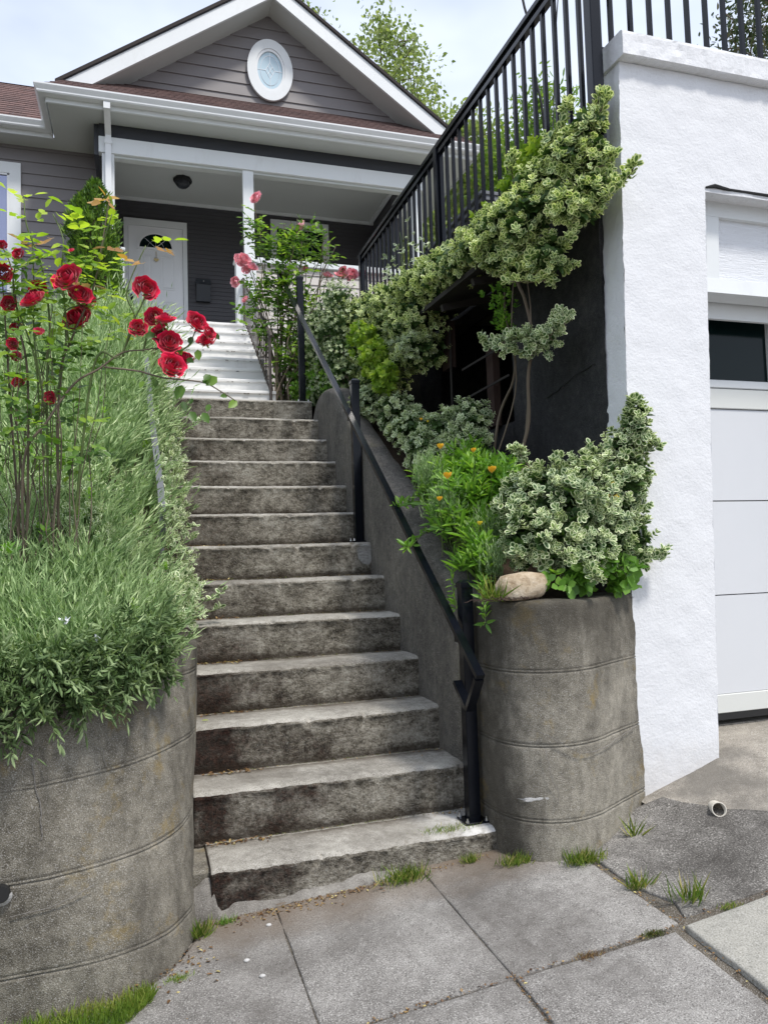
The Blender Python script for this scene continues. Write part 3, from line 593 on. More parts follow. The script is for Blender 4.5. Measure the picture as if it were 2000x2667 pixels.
# coping
cb = []; xs = np.linspace(xl(3.2)-.012, 5, 170); cp = [(.145, 3.185), (-.040, 3.180), (-.046, 3.184), (-.046, 3.21), (-.045, 3.24), (-.046, 3.268), (-.044, 3.281), (-.035, 3.286), (.02, 3.287), (.08, 3.287), (.145, 3.283)]
V = []
for x in xs:
    for (y, z) in cp:
        a = .004*mn.noise(Vector((x*14, y*14, z*14)))+.0035*mn.noise(Vector((x*45, y*45, z*45))); V.append((x, y+a, z+a))
k = len(cp); F = [(i*k+j, i*k+(j+1) % k, (i+1)*k+(j+1) % k, (i+1)*k+j) for i in range(len(xs)-1) for j in range(k)]+[tuple(range(k-1, -1, -1))]
mesh('coping', V, F, M['stucco'], gw, False)
# upper framed board panel, header, door
fr = MB(); y0 = .085
fr.prism([(2.0, 2.615), (2.0, 2.70), (3.0, 2.70), (3.0, 2.615)], 'y', y0, y0+.03)
fr.prism([(2.0, 2.26), (2.0, 2.6145), (2.212, 2.6145), (2.196, 2.335)], 'y', y0+.0005, y0+.0305)
fr.hexa([(2.0, y0-.012, 2.27), (3.0, y0-.012, 2.27), (3.0, y0+.1, 2.27), (2.0, y0+.1, 2.27), (2.0, y0-.004, 2.335), (3.0, y0-.004, 2.335), (3.0, y0+.1, 2.335), (2.0, y0+.1, 2.335)])
fr.build('panel_frame', M['trim'], gw)
MB().box(2.0, 3.0, y0+.024, y0+.04, 2.335, 2.62).build('panel_board', M['board'], gw)
MB().box(2.02, 3.0, .2, .22, 2.2, 2.30).build('header', M['trim'], gw)
mb = MB(); mb.tube([(2.075, -.004, 2.69), (2.12, -.006, 2.70), (2.2, -.002, 2.694), (2.9, .0, 2.692)], [.004, .009, .006, .006], 6); mb.build('edge_crack', M['rubber'], gw)
gd = MB()
Y = .30
gd.box(2.12, 5, Y, Y+.03, 1.385, 1.808); gd.box(2.12, 5, Y+.0015, Y+.0315, .955, 1.38); gd.box(2.12, 5, Y, Y+.03, .51, .95)
gdo = gd.build('garage_door', M['gdoor'], gw)
MB().box(2.12, 5, Y-.006, Y+.03, .425, .508, .003).build('bottom_rail', M['gcream'], gdo)
MB().box(2.12, 5, Y-.008, Y+.03, 1.812, 1.905, .003).build('window_rail', M['gcream'], gdo)
MB().box(2.12, 5, Y-.012, Y+.03, 1.908, 1.945, .003).build('sill', M['trim'], gdo)
MB().box(2.12, 5, Y-.012, Y+.03, 2.262, 2.31, .003).build('top_rail', M['gutter'], gdo)
MB().box(2.648, 2.70, Y-.01, Y+.03, 1.946, 2.261, .003).build('mullion', M['trim'], gdo)
MB().box(2.12, 2.647, Y+.012, Y+.018, 1.946, 2.261).build('window_pane', M['glass'], gdo)
MB().box(2.701, 3.2, Y+.012, Y+.018, 1.946, 2.261).build('window_pane', M['glass'], gdo)
MB().box(2.1, 5, Y-.004, Y+.02, .395, .424).build('door_seal', M['rubber'], gdo)
MB().box(1.75, 5, .5, 3.5, .1, .15).box(1.75, 5, 3.5, 3.6, .1, 2.8).build('garage_interior', M['soil'], gw)
MB().box(1.70, 9, .32, .40, -.1, .37).build('threshold', M['drive'], gw)
# pipe stub in the driveway
pp = MB(); n = 20; A0 = Vector((1.755, -.25, .228)); ax = Vector((-.45, -.8, .22)).normalized(); a = ax.orthogonal().normalized(); b = ax.cross(a)
V = []; 
for (d_, r_) in ((-.06, .0255), (.028, .0255), (.028, .022), (-.05, .022)):
    V += [A0+ax*d_+(a*math.cos(k*6.283/n)+b*math.sin(k*6.283/n))*r_ for k in range(n)]
F = [(r_*n+k, r_*n+(k+1) % n, (r_+1)*n+(k+1) % n, (r_+1)*n+k) for r_ in range(3) for k in range(n)]+[tuple(range(3*n, 4*n))]
tag(mesh('drain_pipe', V, F, M['pvc'], None, True), 'stub of white plastic drain pipe poking out of the driveway apron', 'pipe')
# ------------------------------------------------------------------ dark retaining wall under the fence, shelter roof
dw = thing('retaining_wall', (1.65, .6, 1), 'dark stained concrete wall under the black fence beside the shelter opening', 'retaining wall')
ys = np.linspace(.13, .96, 40); zs = np.linspace(.9, 2.86, 70); V = [(1.636+.02*(z < 1.6)*0+.006*mn.noise(Vector((0, y*4, z*4)))+.003*mn.noise(Vector((0, y*13, z*13))), y, z) for z in zs for y in ys]
F = [(i*40+j, i*40+j+1, (i+1)*40+j+1, (i+1)*40+j) for i in range(69) for j in range(39)]
mesh('wall_face', V, F, M['darkwall'], dw, True)
crackline([(1.629, .62, 1.905), (1.628, .5, 1.92), (1.628, .36, 1.95), (1.629, .2, 1.965)], .002, dw, 'rubber')
d2 = MB().box(1.645, 1.85, .15, .958, .9, 2.855).box(1.64, 1.8, 2.35, 5.2, 1.6, 2.85).box(1.66, 1.8, .96, 2.35, 2.62, 2.85).box(2.4, 2.5, .9, 2.5, 1, 2.85).box(1.645, 1.8, .955, 2.36, 1.0, 1.86).box(1.78, 2.45, .8, .86, 1.0, 2.85).box(1.78, 2.45, 2.45, 2.5, 1.0, 2.85)
d2.build('wall_body', M['darkwall'], dw)
sh = thing('shelter', (1.5, 1.2, 2), 'small dark plank shelter roof jutting from the wall under the vines', 'shelter')
MB().hexa([(1.3, .55, 2.505), (1.64, .55, 2.60), (1.64, 1.9, 2.64), (1.3, 1.9, 2.55), (1.3, .55, 2.53), (1.64, .55, 2.63), (1.64, 1.9, 2.665), (1.3, 1.9, 2.575)]).build('roof_board', M['wood'], sh)
for y in (.75, 1.15, 1.6): MB().bar((1.33, y, 2.49), (1.63, y, 2.57), .03, .035).build('rafter', M['wood'], sh)
MB().box(1.485, 1.52, 1.43, 1.55, 2.25, 2.52).build('strut', M['redwood'], sh)
MB().box(1.48, 1.485, 1.41, 1.43, 1.8, 2.52).build('strut', M['wood'], sh)
MB().box(1.60, 1.64, 1.12, 1.20, 1.86, 2.35).build('strut', M['redwood'], sh)
MB().bar((1.5, 1.3, 2.03), (1.62, .97, 2.10), .006, .012).build('brace', M['wood'], sh)
MB().bar((1.5, 1.3, 2.2), (1.62, .97, 2.27), .006, .012).build('brace', M['wood'], sh)
# ------------------------------------------------------------------ fences
fe = thing('fence', (1.6, 1.8, 2.85), 'black metal picket fence stepping back along the top of the dark wall', 'fence')
MB().box(1.577, 1.623, -.02, 3.62, 3.735, 3.765, .003).build('top_rail', M['black'], fe)
MB().box(1.585, 1.615, 0, 3.6, 3.69, 3.715).build('upper_rail', M['black'], fe)
MB().box(1.585, 1.615, .08, 3.6, 2.90, 2.925).build('bottom_rail', M['black'], fe)
for y, z0 in ((.055, 2.855), (1.785, 2.8), (3.55, 2.75)): MB().box(1.574, 1.626, y-.026, y+.026, z0, 3.736, .003).build('post', M['black'], fe)
MB().box(1.618, 1.64, .06, .09, 2.84, 3.05).build('bracket', M['black'], fe)
for k in range(34):
    y = .152+.0995*k
    if abs(y-1.785) > .03 and abs(y-3.55) > .03: MB().box(1.591, 1.609, y-.009, y+.009, 2.925, 3.69).build('baluster', M['black'], fe)
ff = thing('fence', (2.4, .14, 3.28), 'black metal picket fence standing on the white garage coping', 'fence')
MB().box(1.63, 5, .12, .16, 3.735, 3.765, .003).build('top_rail', M['black'], ff)
MB().box(1.63, 5, .125, .155, 3.30, 3.325).build('bottom_rail', M['black'], ff)
for k in range(30):
    x = 1.748+.1005*k; MB().box(x-.009, x+.009, .131, .149, 3.15, 3.735).build('baluster', M['black'], ff)
# ------------------------------------------------------------------ white front steps + iron railing
ws = thing('porch_steps', (.22, 3.4, 2.34), 'white painted concrete steps with dirty nosings leading to the porch', 'porch steps')
ye = [3.334, 3.62, 3.89, 4.14, 4.41, 4.68, 4.90, 5.139]
for k in range(8):
    y, z = ye[k], 2.34+.155*(k+1); y1 = ye[k+1]+.03 if k < 7 else 6.8
    x1 = .80+.012*k; r = .012
    prof = [(y1, z), (y+.05, z), (y-.012, z), (y-.02, z-.006), (y-.02, z-.022), (y-.004, z-.028), (y, z-.155)]
    xs = np.linspace(-.36, x1, 60); V = [(x, p[0]+.002*mn.noise(Vector((x*9, k*3., p[1]*30))), p[1]+.003*mn.noise(Vector((x*6, k*5., 1)))) for x in xs for p in prof]
    m_ = len(prof); F = [(a*m_+j, (a+1)*m_+j, (a+1)*m_+j+1, a*m_+j+1) for a in range(59) for j in range(m_-1)]
    for a in (0, 59): V.append((V[a*m_][0], y1, z-.155)); F.append(tuple(a*m_+j for j in range(m_))+(len(V)-1,))
    st = mesh('step', V, F, M['whitestep'], ws)
    mb = MB()
    for q in range(14):
        x = rng.uniform(-.3, x1-.02); w = rng.uniform(.003, .018)
        mb.box(x, x+w, y-.0215, y-.0165, z-.03, z-.03+rng.uniform(.002, .006))
    mb.build('grime', M['straw'] if False else M['iron'], st)['kind'] = 'stuff'
ir = thing('stair_railing', (.78, 3.3, 2.4), 'thin brown iron railing beside the white porch steps', 'railing')
MB().tube([(.757, 3.3, 2.35), (.757, 3.3, 2.97)], .011, 8).build('post', M['iron'], ir)
MB().tube(smoothpath([(.757, 3.22, 2.90), (.757, 3.28, 2.955), (.757, 3.36, 2.99), (.78, 4.2, 3.49), (.80, 5.2, 4.06)], 4), .013, 8).build('rail', M['iron'], ir)
MB().tube([(.765, 3.3, 2.46), (.81, 5.15, 3.63)], .007, 6).build('bottom_rail', M['iron'], ir)
for k in range(1, 20):
    y = 3.3+.095*k; t = (y-3.3)/1.9
    MB().tube([(.76+.045*t, y, 2.46+1.18*t+.0), (.76+.045*t, y, 2.96+1.1*t)], .0045, 5).build('baluster', M['iron'], ir)
MB().tube([(.815, 5.2, 3.58), (.815, 5.2, 4.08)], .012, 8).build('post', M['iron'], ir)
# ------------------------------------------------------------------ house
H = thing('house', (1, 6.8, 3.2), 'grey clapboard house with white trimmed gable and covered front porch', 'house')
def clap(name, x0, x1, y, z0, z1, ex, mat, parent, clip=None, lip=.012):
    """lapped boards; clip(z)->(x0,x1) trims a board to a gable"""
    mb = MB(); z = z0
    while z < z1-1e-4:
        t = min(z+ex, z1)
        a = clip(z) if clip else (x0, x1); b = clip(t) if clip else (x0, x1)
        if b[1]-b[0] < .01: b = ((a[0]+a[1])/2-.002, (a[0]+a[1])/2+.002)
        o = lip*(t-z)/ex
        mb.add([(a[0], y-lip, z), (a[1], y-lip, z), (b[1], y-lip+o, t), (b[0], y-lip+o, t), (a[0], y, z), (a[1], y, z)], [(0, 1, 2, 3), (0, 4, 5, 1)])
        z = t
    return mb.build(name, mat, parent)
BS = 5.575
clap('wall', -2.6, -.52, 5.93, 3.0, BS, .127, M['siding'], H)
MB().box(-8, -.5, 5.932, 6.1, 2.4, 5.7).box(-.6, -.5, 5.3, 6.8, 2.4, 3.57).build('wall_core', M['siding'], H)
MB().box(-.62, -.575, 5.31, 6.8, 5.26, BS).build('wall_core', M['frieze'], H)
MB().box(-.575, -.5, 5.9, 6.8, 3.5, BS).build('porch_side_wall', M['sidingd'], H)
clap('porch_wall', -.5, 2.78, 6.8, 3.58, 5.56, .05, M['sidingd'], H, lip=.007)
MB().box(-.5, 2.78, 6.802, 6.95, 3.3, 5.9).build('wall_core', M['sidingd'], H)
MB().box(.36, 2.7, 6.775, 6.80, 3.655, 3.695).build('base_trim', M['trim'], H)
MB().box(2.72, 2.8, 6.0, 6.95, 3.3, 5.6).build('porch_side_wall', M['sidingd'], H)
MB().box(-.5, 2.72, 6.775, 6.80, 5.515, 5.553).box(2.66, 2.70, 5.33, 6.77, 5.515, 5.553).build('cove_trim', M['trim'], H)
MB().box(-.575, 2.83, 5.34, 6.9, 5.556, 5.60).build('porch_ceiling', M['soffit'], H)
MB().box(-.57, 2.83, 5.29, 5.34, 5.43, 5.60).build('frieze', M['frieze'], H)
MB().box(-.575, 2.84, 5.268, 5.35, 5.272, 5.436, .003).build('beam', M['trim'], H)
MB().box(-.43, 2.7, 5.30, 5.38, 5.245, 5.2719).build('beam_soffit', M['soffit'], H)
MB().box(2.72, 2.83, 5.36, 6.8, 5.27, 5.435).build('side_beam', M['trim'], H)
MB().box(-.545, -.43, 5.28, 5.345, 3.58, 5.2718, .003).build('porch_post', M['trim'], H)
MB().box(.838, .95, 5.285, 5.345, 4.29, 5.2718, .003).build('porch_post', M['trim'], H)
MB().box(2.715, 2.825, 5.285, 5.345, 4.2, 5.2718, .003).build('porch_post', M['trim'], H)
MB().box(.745, .955, 5.24, 5.36, 3.58, 4.27, .004).box(.73, .97, 5.225, 5.375, 4.271, 4.30, .004).build('newel', M['trim'], H)
MB().box(-.49, -.345, 5.22, 5.36, 3.58, 4.27, .004).box(-.5, -.335, 5.205, 5.375, 4.271, 4.30, .004).build('newel', M['trim'], H)
clap('porch_parapet', .956, 2.83, 5.30, 2.3, 4.27, .1, M['cream'], H)
MB().box(.957, 2.83, 5.302, 5.36, 2.3, 4.27).box(.86, .955, 5.2, 5.37, 2.3, 3.58).build('parapet_core', M['cream'], H)
MB().box(.972, 2.86, 5.25, 5.40, 4.272, 4.335, .004).build('parapet_cap', M['trim'], H)
MB().box(-.5, 2.8, 5.37, 6.9, 3.4, 3.578).build('porch_floor', M['whitestep'], H)
# door
df = MB().box(-.373, -.325, 6.755, 6.80, 3.58, 5.286).box(.302, .352, 6.755, 6.80, 3.58, 5.286).box(-.3248, .3018, 6.755, 6.80, 5.205, 5.286).build('door_frame', M['trim'], H)
dm = MB(); XC = -.012
dm.box(-.322, .299, 6.768, 6.80, 3.6, 5.202)
D = dm.build('front_door', M['door'], H)
def moulding(x0, x1, z0, z1):
    w = .008; y = 6.762
    MB().box(x0, x1, y, 6.7679, z0, z0+w).box(x0, x1, y, 6.7679, z1-w, z1).box(x0, x0+w, y, 6.7679, z0+w, z1-w).box(x1-w, x1, y, 6.7679, z0+w, z1-w).box(x0+.028, x1-.028, y+.001, 6.7679, z0+.028, z1-.028, .002).build('door_panel', M['door'], D)
for x0, x1 in ((-.185, -.055), (.04, .205)): moulding(x0, x1, 4.44, 4.86); moulding(x0, x1, 3.7, 4.30)
n = 20; rw_, rh = .185, .165; zc = 4.945
arc = [(XC+rw_*math.cos(math.pi*k/n), zc+rh*math.sin(math.pi*k/n)) for k in range(n+1)]
MB().prism(arc, 'y', 6.758, 6.7678).build('fanlight', M['glass'], D)
arc2 = [(XC+(rw_+.028)*math.cos(math.pi*k/n), zc-.0+(rh+.028)*math.sin(math.pi*k/n)) for k in range(n+1)]
V = [(x, y, z) for y in (6.752, 6.768) for (x, z) in arc+arc2]; m_ = n+1
F = [(k, k+1, m_+k+1, m_+k) for k in range(n)]+[(m_+k, m_+k+1, 3*m_+k+1, 3*m_+k) for k in range(n)]+[(k, 2*m_+k, 2*m_+k+1, k+1) for k in range(n)]
mesh('fanlight_frame', V, F, M['door'], D); MB().box(XC-rw_-.028, XC+rw_+.028, 6.752, 6.7679, zc-.028, zc).build('fanlight_frame', M['door'], D)
mb = MB()
for k in range(1, 4): a = math.pi*k/4; mb.tube([(XC, 6.7565, zc), (XC+rw_*.97*math.cos(a), 6.7565, zc+rh*.97*math.sin(a))], .0025, 4)
mb.tube([(XC+rw_*.5*math.cos(math.pi*k/12), 6.7565, zc+rh*.5*math.sin(math.pi*k/12)) for k in range(13)], .0025, 4); mb.build('leading', M['steel'], D)
MB().box(-.302, -.272, 6.745, 6.7679, 4.24, 4.36).sphere((-.287, 6.73, 4.22), .022).build('door_handle', M['rubber'], D)
ho = MB(); ho.tube([(-.008, 6.75, 4.90), (-.008, 6.748, 4.82)], .004, 5)
hp = [(.03*math.sin(t)**3, .025*(.8125*math.cos(t)-.3125*math.cos(2*t)-.125*math.cos(3*t)-.0625*math.cos(4*t))) for t in np.linspace(0, 6.283, 24, endpoint=False)]
ho.prism([(-.008+x, 4.795+z) for x, z in hp], 'y', 6.742, 6.752)
tag(ho.build('door_ornament', M['brass']), 'small brass heart hanging on the white front door', 'ornament')
ml = thing('mailbox', (.53, 6.78, 4.33), 'dark wall mailbox mounted beside the front door', 'mailbox')
MB().hexa([(.45, 6.74, 4.33), (.615, 6.74, 4.33), (.615, 6.79, 4.33), (.45, 6.79, 4.33), (.45, 6.70, 4.53), (.615, 6.70, 4.53), (.615, 6.79, 4.53), (.45, 6.79, 4.53)]).build('box', M['mailbox'], ml)
MB().hexa([(.445, 6.692, 4.525), (.62, 6.692, 4.525), (.62, 6.79, 4.525), (.445, 6.79, 4.525), (.445, 6.72, 4.595), (.62, 6.72, 4.595), (.62, 6.79, 4.595), (.445, 6.79, 4.595)]).build('lid', M['mailbox'], ml)
MB().sphere((.535, 6.700, 4.565), .008).build('lock', M['steel'], ml)
# porch window
wf = MB().box(1.372, 1.45, 6.765, 6.80, 4.5, 5.45).box(2.035, 2.113, 6.765, 6.80, 4.5, 5.45).box(1.4502, 2.0348, 6.765, 6.80, 5.345, 5.45).box(1.35, 2.13, 6.755, 6.80, 4.46, 4.4999).build('window', M['trim'], H)
MB().box(1.4502, 2.0348, 6.785, 6.79, 4.5, 5.345).build('pane', M['glass'], wf)
# left window
wf = MB().box(-2.3, -1.365, 5.895, 5.925, 5.255, 5.372).box(-1.472, -1.365, 5.895, 5.925, 4.0, 5.2549).build('window', M['trim'], H)
MB().box(-2.3, -1.495, 5.90, 5.925, 5.235, 5.2549).box(-1.495, -1.4721, 5.90, 5.925, 4.0, 5.235).build('sash', M['gutter'], wf)
MB().box(-2.3, -1.495, 5.915, 5.92, 4.0, 5.235).build('pane', M['glassw'], wf)
# soffit, fascia, gutters
MB().box(-1.02, 3.36, 5.05, 5.288, BS, BS+.012).box(-1.02, -.57, 5.2881, 5.94, BS, BS+.012).box(-8, -1.0201, 5.70, 5.94, BS, BS+.012).build('soffit', M['soffit'], H)
MB().box(2.8301, 3.36, 5.2881, 8, BS, BS+.012).build('soffit', M['soffit'], H)
MB().box(-1.03, 3.37, 5.028, 5.05, BS-.003, 5.66).box(-8, -1.04, 5.688, 5.705, BS-.003, 5.66).box(-1.04, -1.0301, 5.05, 5.705, BS-.002, 5.66).box(3.37, 3.38, 5.03, 8, BS-.003, 5.66).build('fascia', M['trim'], H)
gp = [(0, .0), (-.012, -.004), (-.012, -.018), (-.004, -.032), (.004, -.045), (.012, -.058), (.012, -.07), (.02, -.082), (.10, -.082), (.10, -.074), (.024, -.074), (.012, -.05), (.012, -.01), (.012, 0)]
def gutter(path, name):
    """K-style gutter swept along a horizontal path with mitred corners, path points are the front lip"""
    P = [Vector(p) for p in path]; V = []; k = len(gp)
    for i, p in enumerate(P):
        d0 = (P[i]-P[i-1]).normalized() if i else None; d1 = (P[i+1]-P[i]).normalized() if i < len(P)-1 else None
        n0 = Vector((-d0.y, d0.x, 0)) if d0 else None; n1 = Vector((-d1.y, d1.x, 0)) if d1 else None
        n_ = (n0+n1) if (n0 and n1) else (n0 or n1); n_ = n_/(n_.dot(n0 or n1)) if (n0 and n1) else n_
        for a, z in gp: V.append(p+n_*a+Vector((0, 0, z)))
    F = [(i*k+j, i*k+(j+1) % k, (i+1)*k+(j+1) % k, (i+1)*k+j) for i in range(len(P)-1) for j in range(k)]+[tuple(range(k)), tuple(range(len(P)*k-1, (len(P)-1)*k-1, -1))]
    return mesh(name, V, F, M['gutter'], H)
gutter([(-8, 5.585, 5.70), (-1.115, 5.585, 5.70), (-1.115, 4.93, 5.70), (3.40, 4.93, 5.70)], 'gutter')
ds = MB().box(-.515, -.453, 4.955, 5.01, 5.55, 5.615).bar((-.484, 4.985, 5.575), (-.484, 5.245, 5.455), .058, .038)
ds.box(-.512, -.456, 5.235, 5.266, 3.6, 5.47).box(-.518, -.45, 5.23, 5.2665, 5.35, 5.385).build('downspout', M['gutter'], H)
# roofs
M['darkshingle'] = paint('dark shingle edge', (.03, .024, .022), .9, .3, bs=.5)
def courses(name, quad, nrow, parent, th=.006, mat='shingle'):
    """shingle courses on a quad (bl, br, tr, tl)"""
    bl, br, tr, tl = [Vector(p) for p in quad]; nrm = (br-bl).cross(tl-bl).normalized(); mb = MB()
    for i in range(nrow):
        a, b = i/nrow, (i+1.06)/nrow; nseg = 40
        for s in range(nseg):
            u0, u1 = s/nseg, (s+1)/nseg; h = th*(1+.35*mn.noise(Vector((i*3.1, s*1.7, 0))))
            p0 = (bl+(br-bl)*u0).lerp(tl+(tr-tl)*u0, a)+nrm*h; p1 = (bl+(br-bl)*u1).lerp(tl+(tr-tl)*u1, a)+nrm*h
            p2 = (bl+(br-bl)*u1).lerp(tl+(tr-tl)*u1, min(b, 1)); p3 = (bl+(br-bl)*u0).lerp(tl+(tr-tl)*u0, min(b, 1))
            q0 = p0-nrm*h*1.3; q1 = p1-nrm*h*1.3
            mb.add([p0, p1, p2, p3, q0, q1], [(0, 1, 2, 3), (0, 4, 5, 1)])
    return mb.build(name, M[mat], parent)
courses('skirt_roof', [(-1.08, 4.945, 5.693), (3.4, 4.945, 5.693), (3.4, 5.63, 6.235), (-.72, 5.63, 6.235)], 9, H, mat='shingle2')
courses('side_roof', [(-8, 5.59, 5.693), (-1.06, 5.59, 5.693), (-1.06, 7.0, 6.86), (-8, 7.0, 6.86)], 17, H)
MB().hexa([(-8, 6.98, 6.86), (-.9, 6.98, 6.86), (-.9, 7.6, 6.86), (-8, 7.6, 6.86), (-8, 7.0, 6.87), (-.9, 7.0, 6.87), (-.9, 7.5, 6.87), (-8, 7.5, 6.87)]).build('roof_ridge', M['shingle'], H)
GY, RY, sl, XC = 5.60, 5.29, .693, 1.197
zb0 = 6.4065; ap = zb0+sl*XC       # soffit underside line
clap('gable_wall', 0, 0, GY, 6.14, ap-.01, .134, M['siding'], H, clip=lambda z: (XC-(ap-z)/sl, XC+(ap-z)/sl))
for s in (-1, 1):
    # barge board, soffit and roof slab of one slope
    xe = XC+s*2.14; ze = ap-2.14*sl
    q = lambda x, z: (x, z)
    MB().add([(XC, RY, ap), (xe, RY, ze), (xe, RY, ze+.175), (XC, RY, ap+.175), (XC, RY+.03, ap), (xe, RY+.03, ze), (xe, RY+.03, ze+.175), (XC, RY+.03, ap+.175)], [(0, 1, 2, 3), (4, 5, 6, 7), (0, 1, 5, 4), (3, 2, 6, 7), (1, 2, 6, 5)]).build('barge_board', M['trim'], H)
    MB().add([(XC, RY+.03, ap+.002), (xe, RY+.03, ze+.002), (xe, GY+.02, ze+.002), (XC, GY+.02, ap+.002), (XC, RY+.03, ap+.02), (xe, RY+.03, ze+.02), (xe, GY+.02, ze+.02), (XC, GY+.02, ap+.02)], [(0, 1, 2, 3), (4, 5, 6, 7), (0, 1, 5, 4), (2, 3, 7, 6)]).build('rake_soffit', M['soffit'], H)
    xo = XC+s*2.17; zo = ap-2.17*sl
    MB().add([(XC, RY-.02, ap+.185), (xo, RY-.02, zo+.185), (xo, RY-.02, zo+.225), (XC, RY-.02, ap+.225), (XC, 9.5, ap+.185), (xo, 9.5, zo+.185), (xo, 9.5, zo+.225), (XC, 9.5, ap+.225)], [(0, 1, 2, 3), (4, 5, 6, 7), (0, 1, 5, 4), (3, 2, 6, 7), (1, 2, 6, 5)]).build('roof_slab', M['darkshingle'], H)
    MB().add([(XC, RY-.008, ap+.176), (xo, RY-.008, zo+.176), (xo, RY-.008, zo+.186), (XC, RY-.008, ap+.186), (XC, RY+.1, ap+.176), (xo, RY+.1, zo+.176), (xo, RY+.1, zo+.186), (XC, RY+.1, ap+.186)], [(0, 1, 2, 3), (0, 1, 5, 4)]).build('drip_edge', M['frieze'], H)
# oval window
ox, oz = 1.2, 6.587
def ring(name, y, ro, ri, mat, parent, th=.03):
    n = 48; V = []
    for (rx, rz), yy in ((ri, y), (ro, y), (ro, y+th), (ri, y+th)): V += [(ox+rx*math.cos(6.2832*k/n), yy, oz+rz*math.sin(6.2832*k/n)) for k in range(n)]
    F = [(r_*n+k, r_*n+(k+1) % n, ((r_+1) % 4)*n+(k+1) % n, ((r_+1) % 4)*n+k) for r_ in range(4) for k in range(n)]
    return mesh(name, V, F, mat, parent)
ow = ring('oval_window', GY-.052, (.252, .35), (.165, .245), M['trim'], H)
ring('inner_frame', GY-.044, (.1649, .2449), (.14, .215), M['gutter'], ow, .03)
MB().prism([(ox+.14*math.cos(6.2832*k/40), oz+.215*math.sin(6.2832*k/40)) for k in range(40)], 'y', GY-.03, GY-.026).build('pane', M['frost'], ow)
cm = MB(); y = GY-.032
for a, b in (((0, .21), (0, .09)), ((0, -.21), (0, -.09)), ((-.135, 0), (-.05, 0)), ((.135, 0), (.05, 0)), ((0, .09), (.05, 0)), ((.05, 0), (0, -.09)), ((0, -.09), (-.05, 0)), ((-.05, 0), (0, .09)), ((-.025, .045), (.025, -.045)), ((.025, .045), (-.025, -.045))):
    cm.tube([(ox+a[0], y, oz+a[1]), (ox+b[0], y, oz+b[1])], .0028, 4)
cm.tube([(ox+.105*math.cos(6.2832*k/32), y, oz+.17*math.sin(6.2832*k/32)) for k in range(33)], .0025, 4); cm.build('leading', M['steel'], ow)
# ceiling lamp
cl = thing('ceiling_lamp', (.28, 6.2, 5.55), 'dark octagonal flush lamp on the porch ceiling', 'lamp')
def lathe(prof, c, n, name, mat, parent):
    V = [(c[0]+r_*math.cos(6.2832*k/n), c[1]+r_*math.sin(6.2832*k/n), c[2]+z) for r_, z in prof for k in range(n)]
    F = [(i*n+k, i*n+(k+1) % n, (i+1)*n+(k+1) % n, (i+1)*n+k) for i in range(len(prof)-1) for k in range(n)]+[tuple(range(n)), tuple(range((len(prof)-1)*n, len(prof)*n))]
    return mesh(name, V, F, mat, parent)
lathe([(.10, 0), (.105, -.02), (.10, -.045), (.085, -.05)], (.28, 6.2, 5.555), 8, 'canopy', M['rubber'], cl)
lathe([(.085, -.05), (.075, -.08), (.05, -.10), (.015, -.11)], (.28, 6.2, 5.555), 8, 'shade', M['mailbox'], cl)
# deck wall behind the fence
dk = thing('deck_wall', (2.0, 3.5, 2.84), 'dark sided deck wall with grey cap seen through the black fence', 'deck wall')
MB().box(2.03, 2.12, 2.02, 5.2, 2.84, 3.565).build('siding', M['frieze'], dk)
MB().box(1.99, 2.16, 2.0, 5.2, 3.60, 3.625, .003).box(2.01, 2.14, 2.01, 5.2, 3.566, 3.598, .002).build('cap', M['flatbar'], dk)
# cables
tag(MB().tube(smoothpath([(4.55, 6, 9.0), (4.615, 6, 8.38), (4.70, 6, 8.02), (4.752, 6, 7.36), (4.83, 6, 6.9), (4.98, 6.2, 6.0)], 5), .017, 6).build('power_cable', M['wire']), 'thick black cable hanging behind the fence in front of the sky', 'cable')
tag(MB().tube(smoothpath([(5.2, 6, 9.0), (5.126, 6, 8.43), (5.06, 6, 7.83), (4.98, 6, 6.78), (4.9, 6, 6.0)], 5), .008, 6).build('power_cable', M['wire']), 'thinner black cable right of the thick one behind the fence', 'cable')
# ------------------------------------------------------------------ lavender on the left bank
def sprigs(P, lean, ln, nl, lw, ll, T=T_BLADE, spread=.42, tone=None):
    n = len(P); A = unit(lean+rng.normal(scale=.22, size=(n, 3))); Ls = ln*rng.uniform(.6, 1.2, n)
    a = unit(np.cross(A, rdir(n))); b = np.cross(A, a); out = []; bend = rng.normal(scale=.12, size=(n, 3))
    tn = rng.random(n)*.45 if tone is None else tone
    for k in range(nl):
        s = (k+rng.random(n))/nl; ph = rng.random(n)*6.28
        o = a*np.cos(ph)[:, None]+b*np.sin(ph)[:, None]
        pos = P+A*(Ls*s)[:, None]+bend*(Ls*s*s)[:, None]
        D = unit(A+bend*s[:, None]+o*spread*rng.uniform(.6, 1.5, (n, 1)))
        out.append(leafgeo(pos, D, o+rng.normal(scale=.5, size=(n, 3)), ll*rng.uniform(.6, 1.3, n), lw*rng.uniform(.7, 1.3, n), T, np.clip(tn+.4*s+rng.random(n)*.25-.1, 0, 1)))
    return out
def bankpts(n, x0, x1, y0, y1, h0, h1):
    x = rng.uniform(x0, x1, n); y = rng.uniform(y0, y1, n); z = np.array([zl(a, b) for a, b in zip(x, y)])+rng.uniform(h0, h1, n); return np.stack([x, y, z], 1)
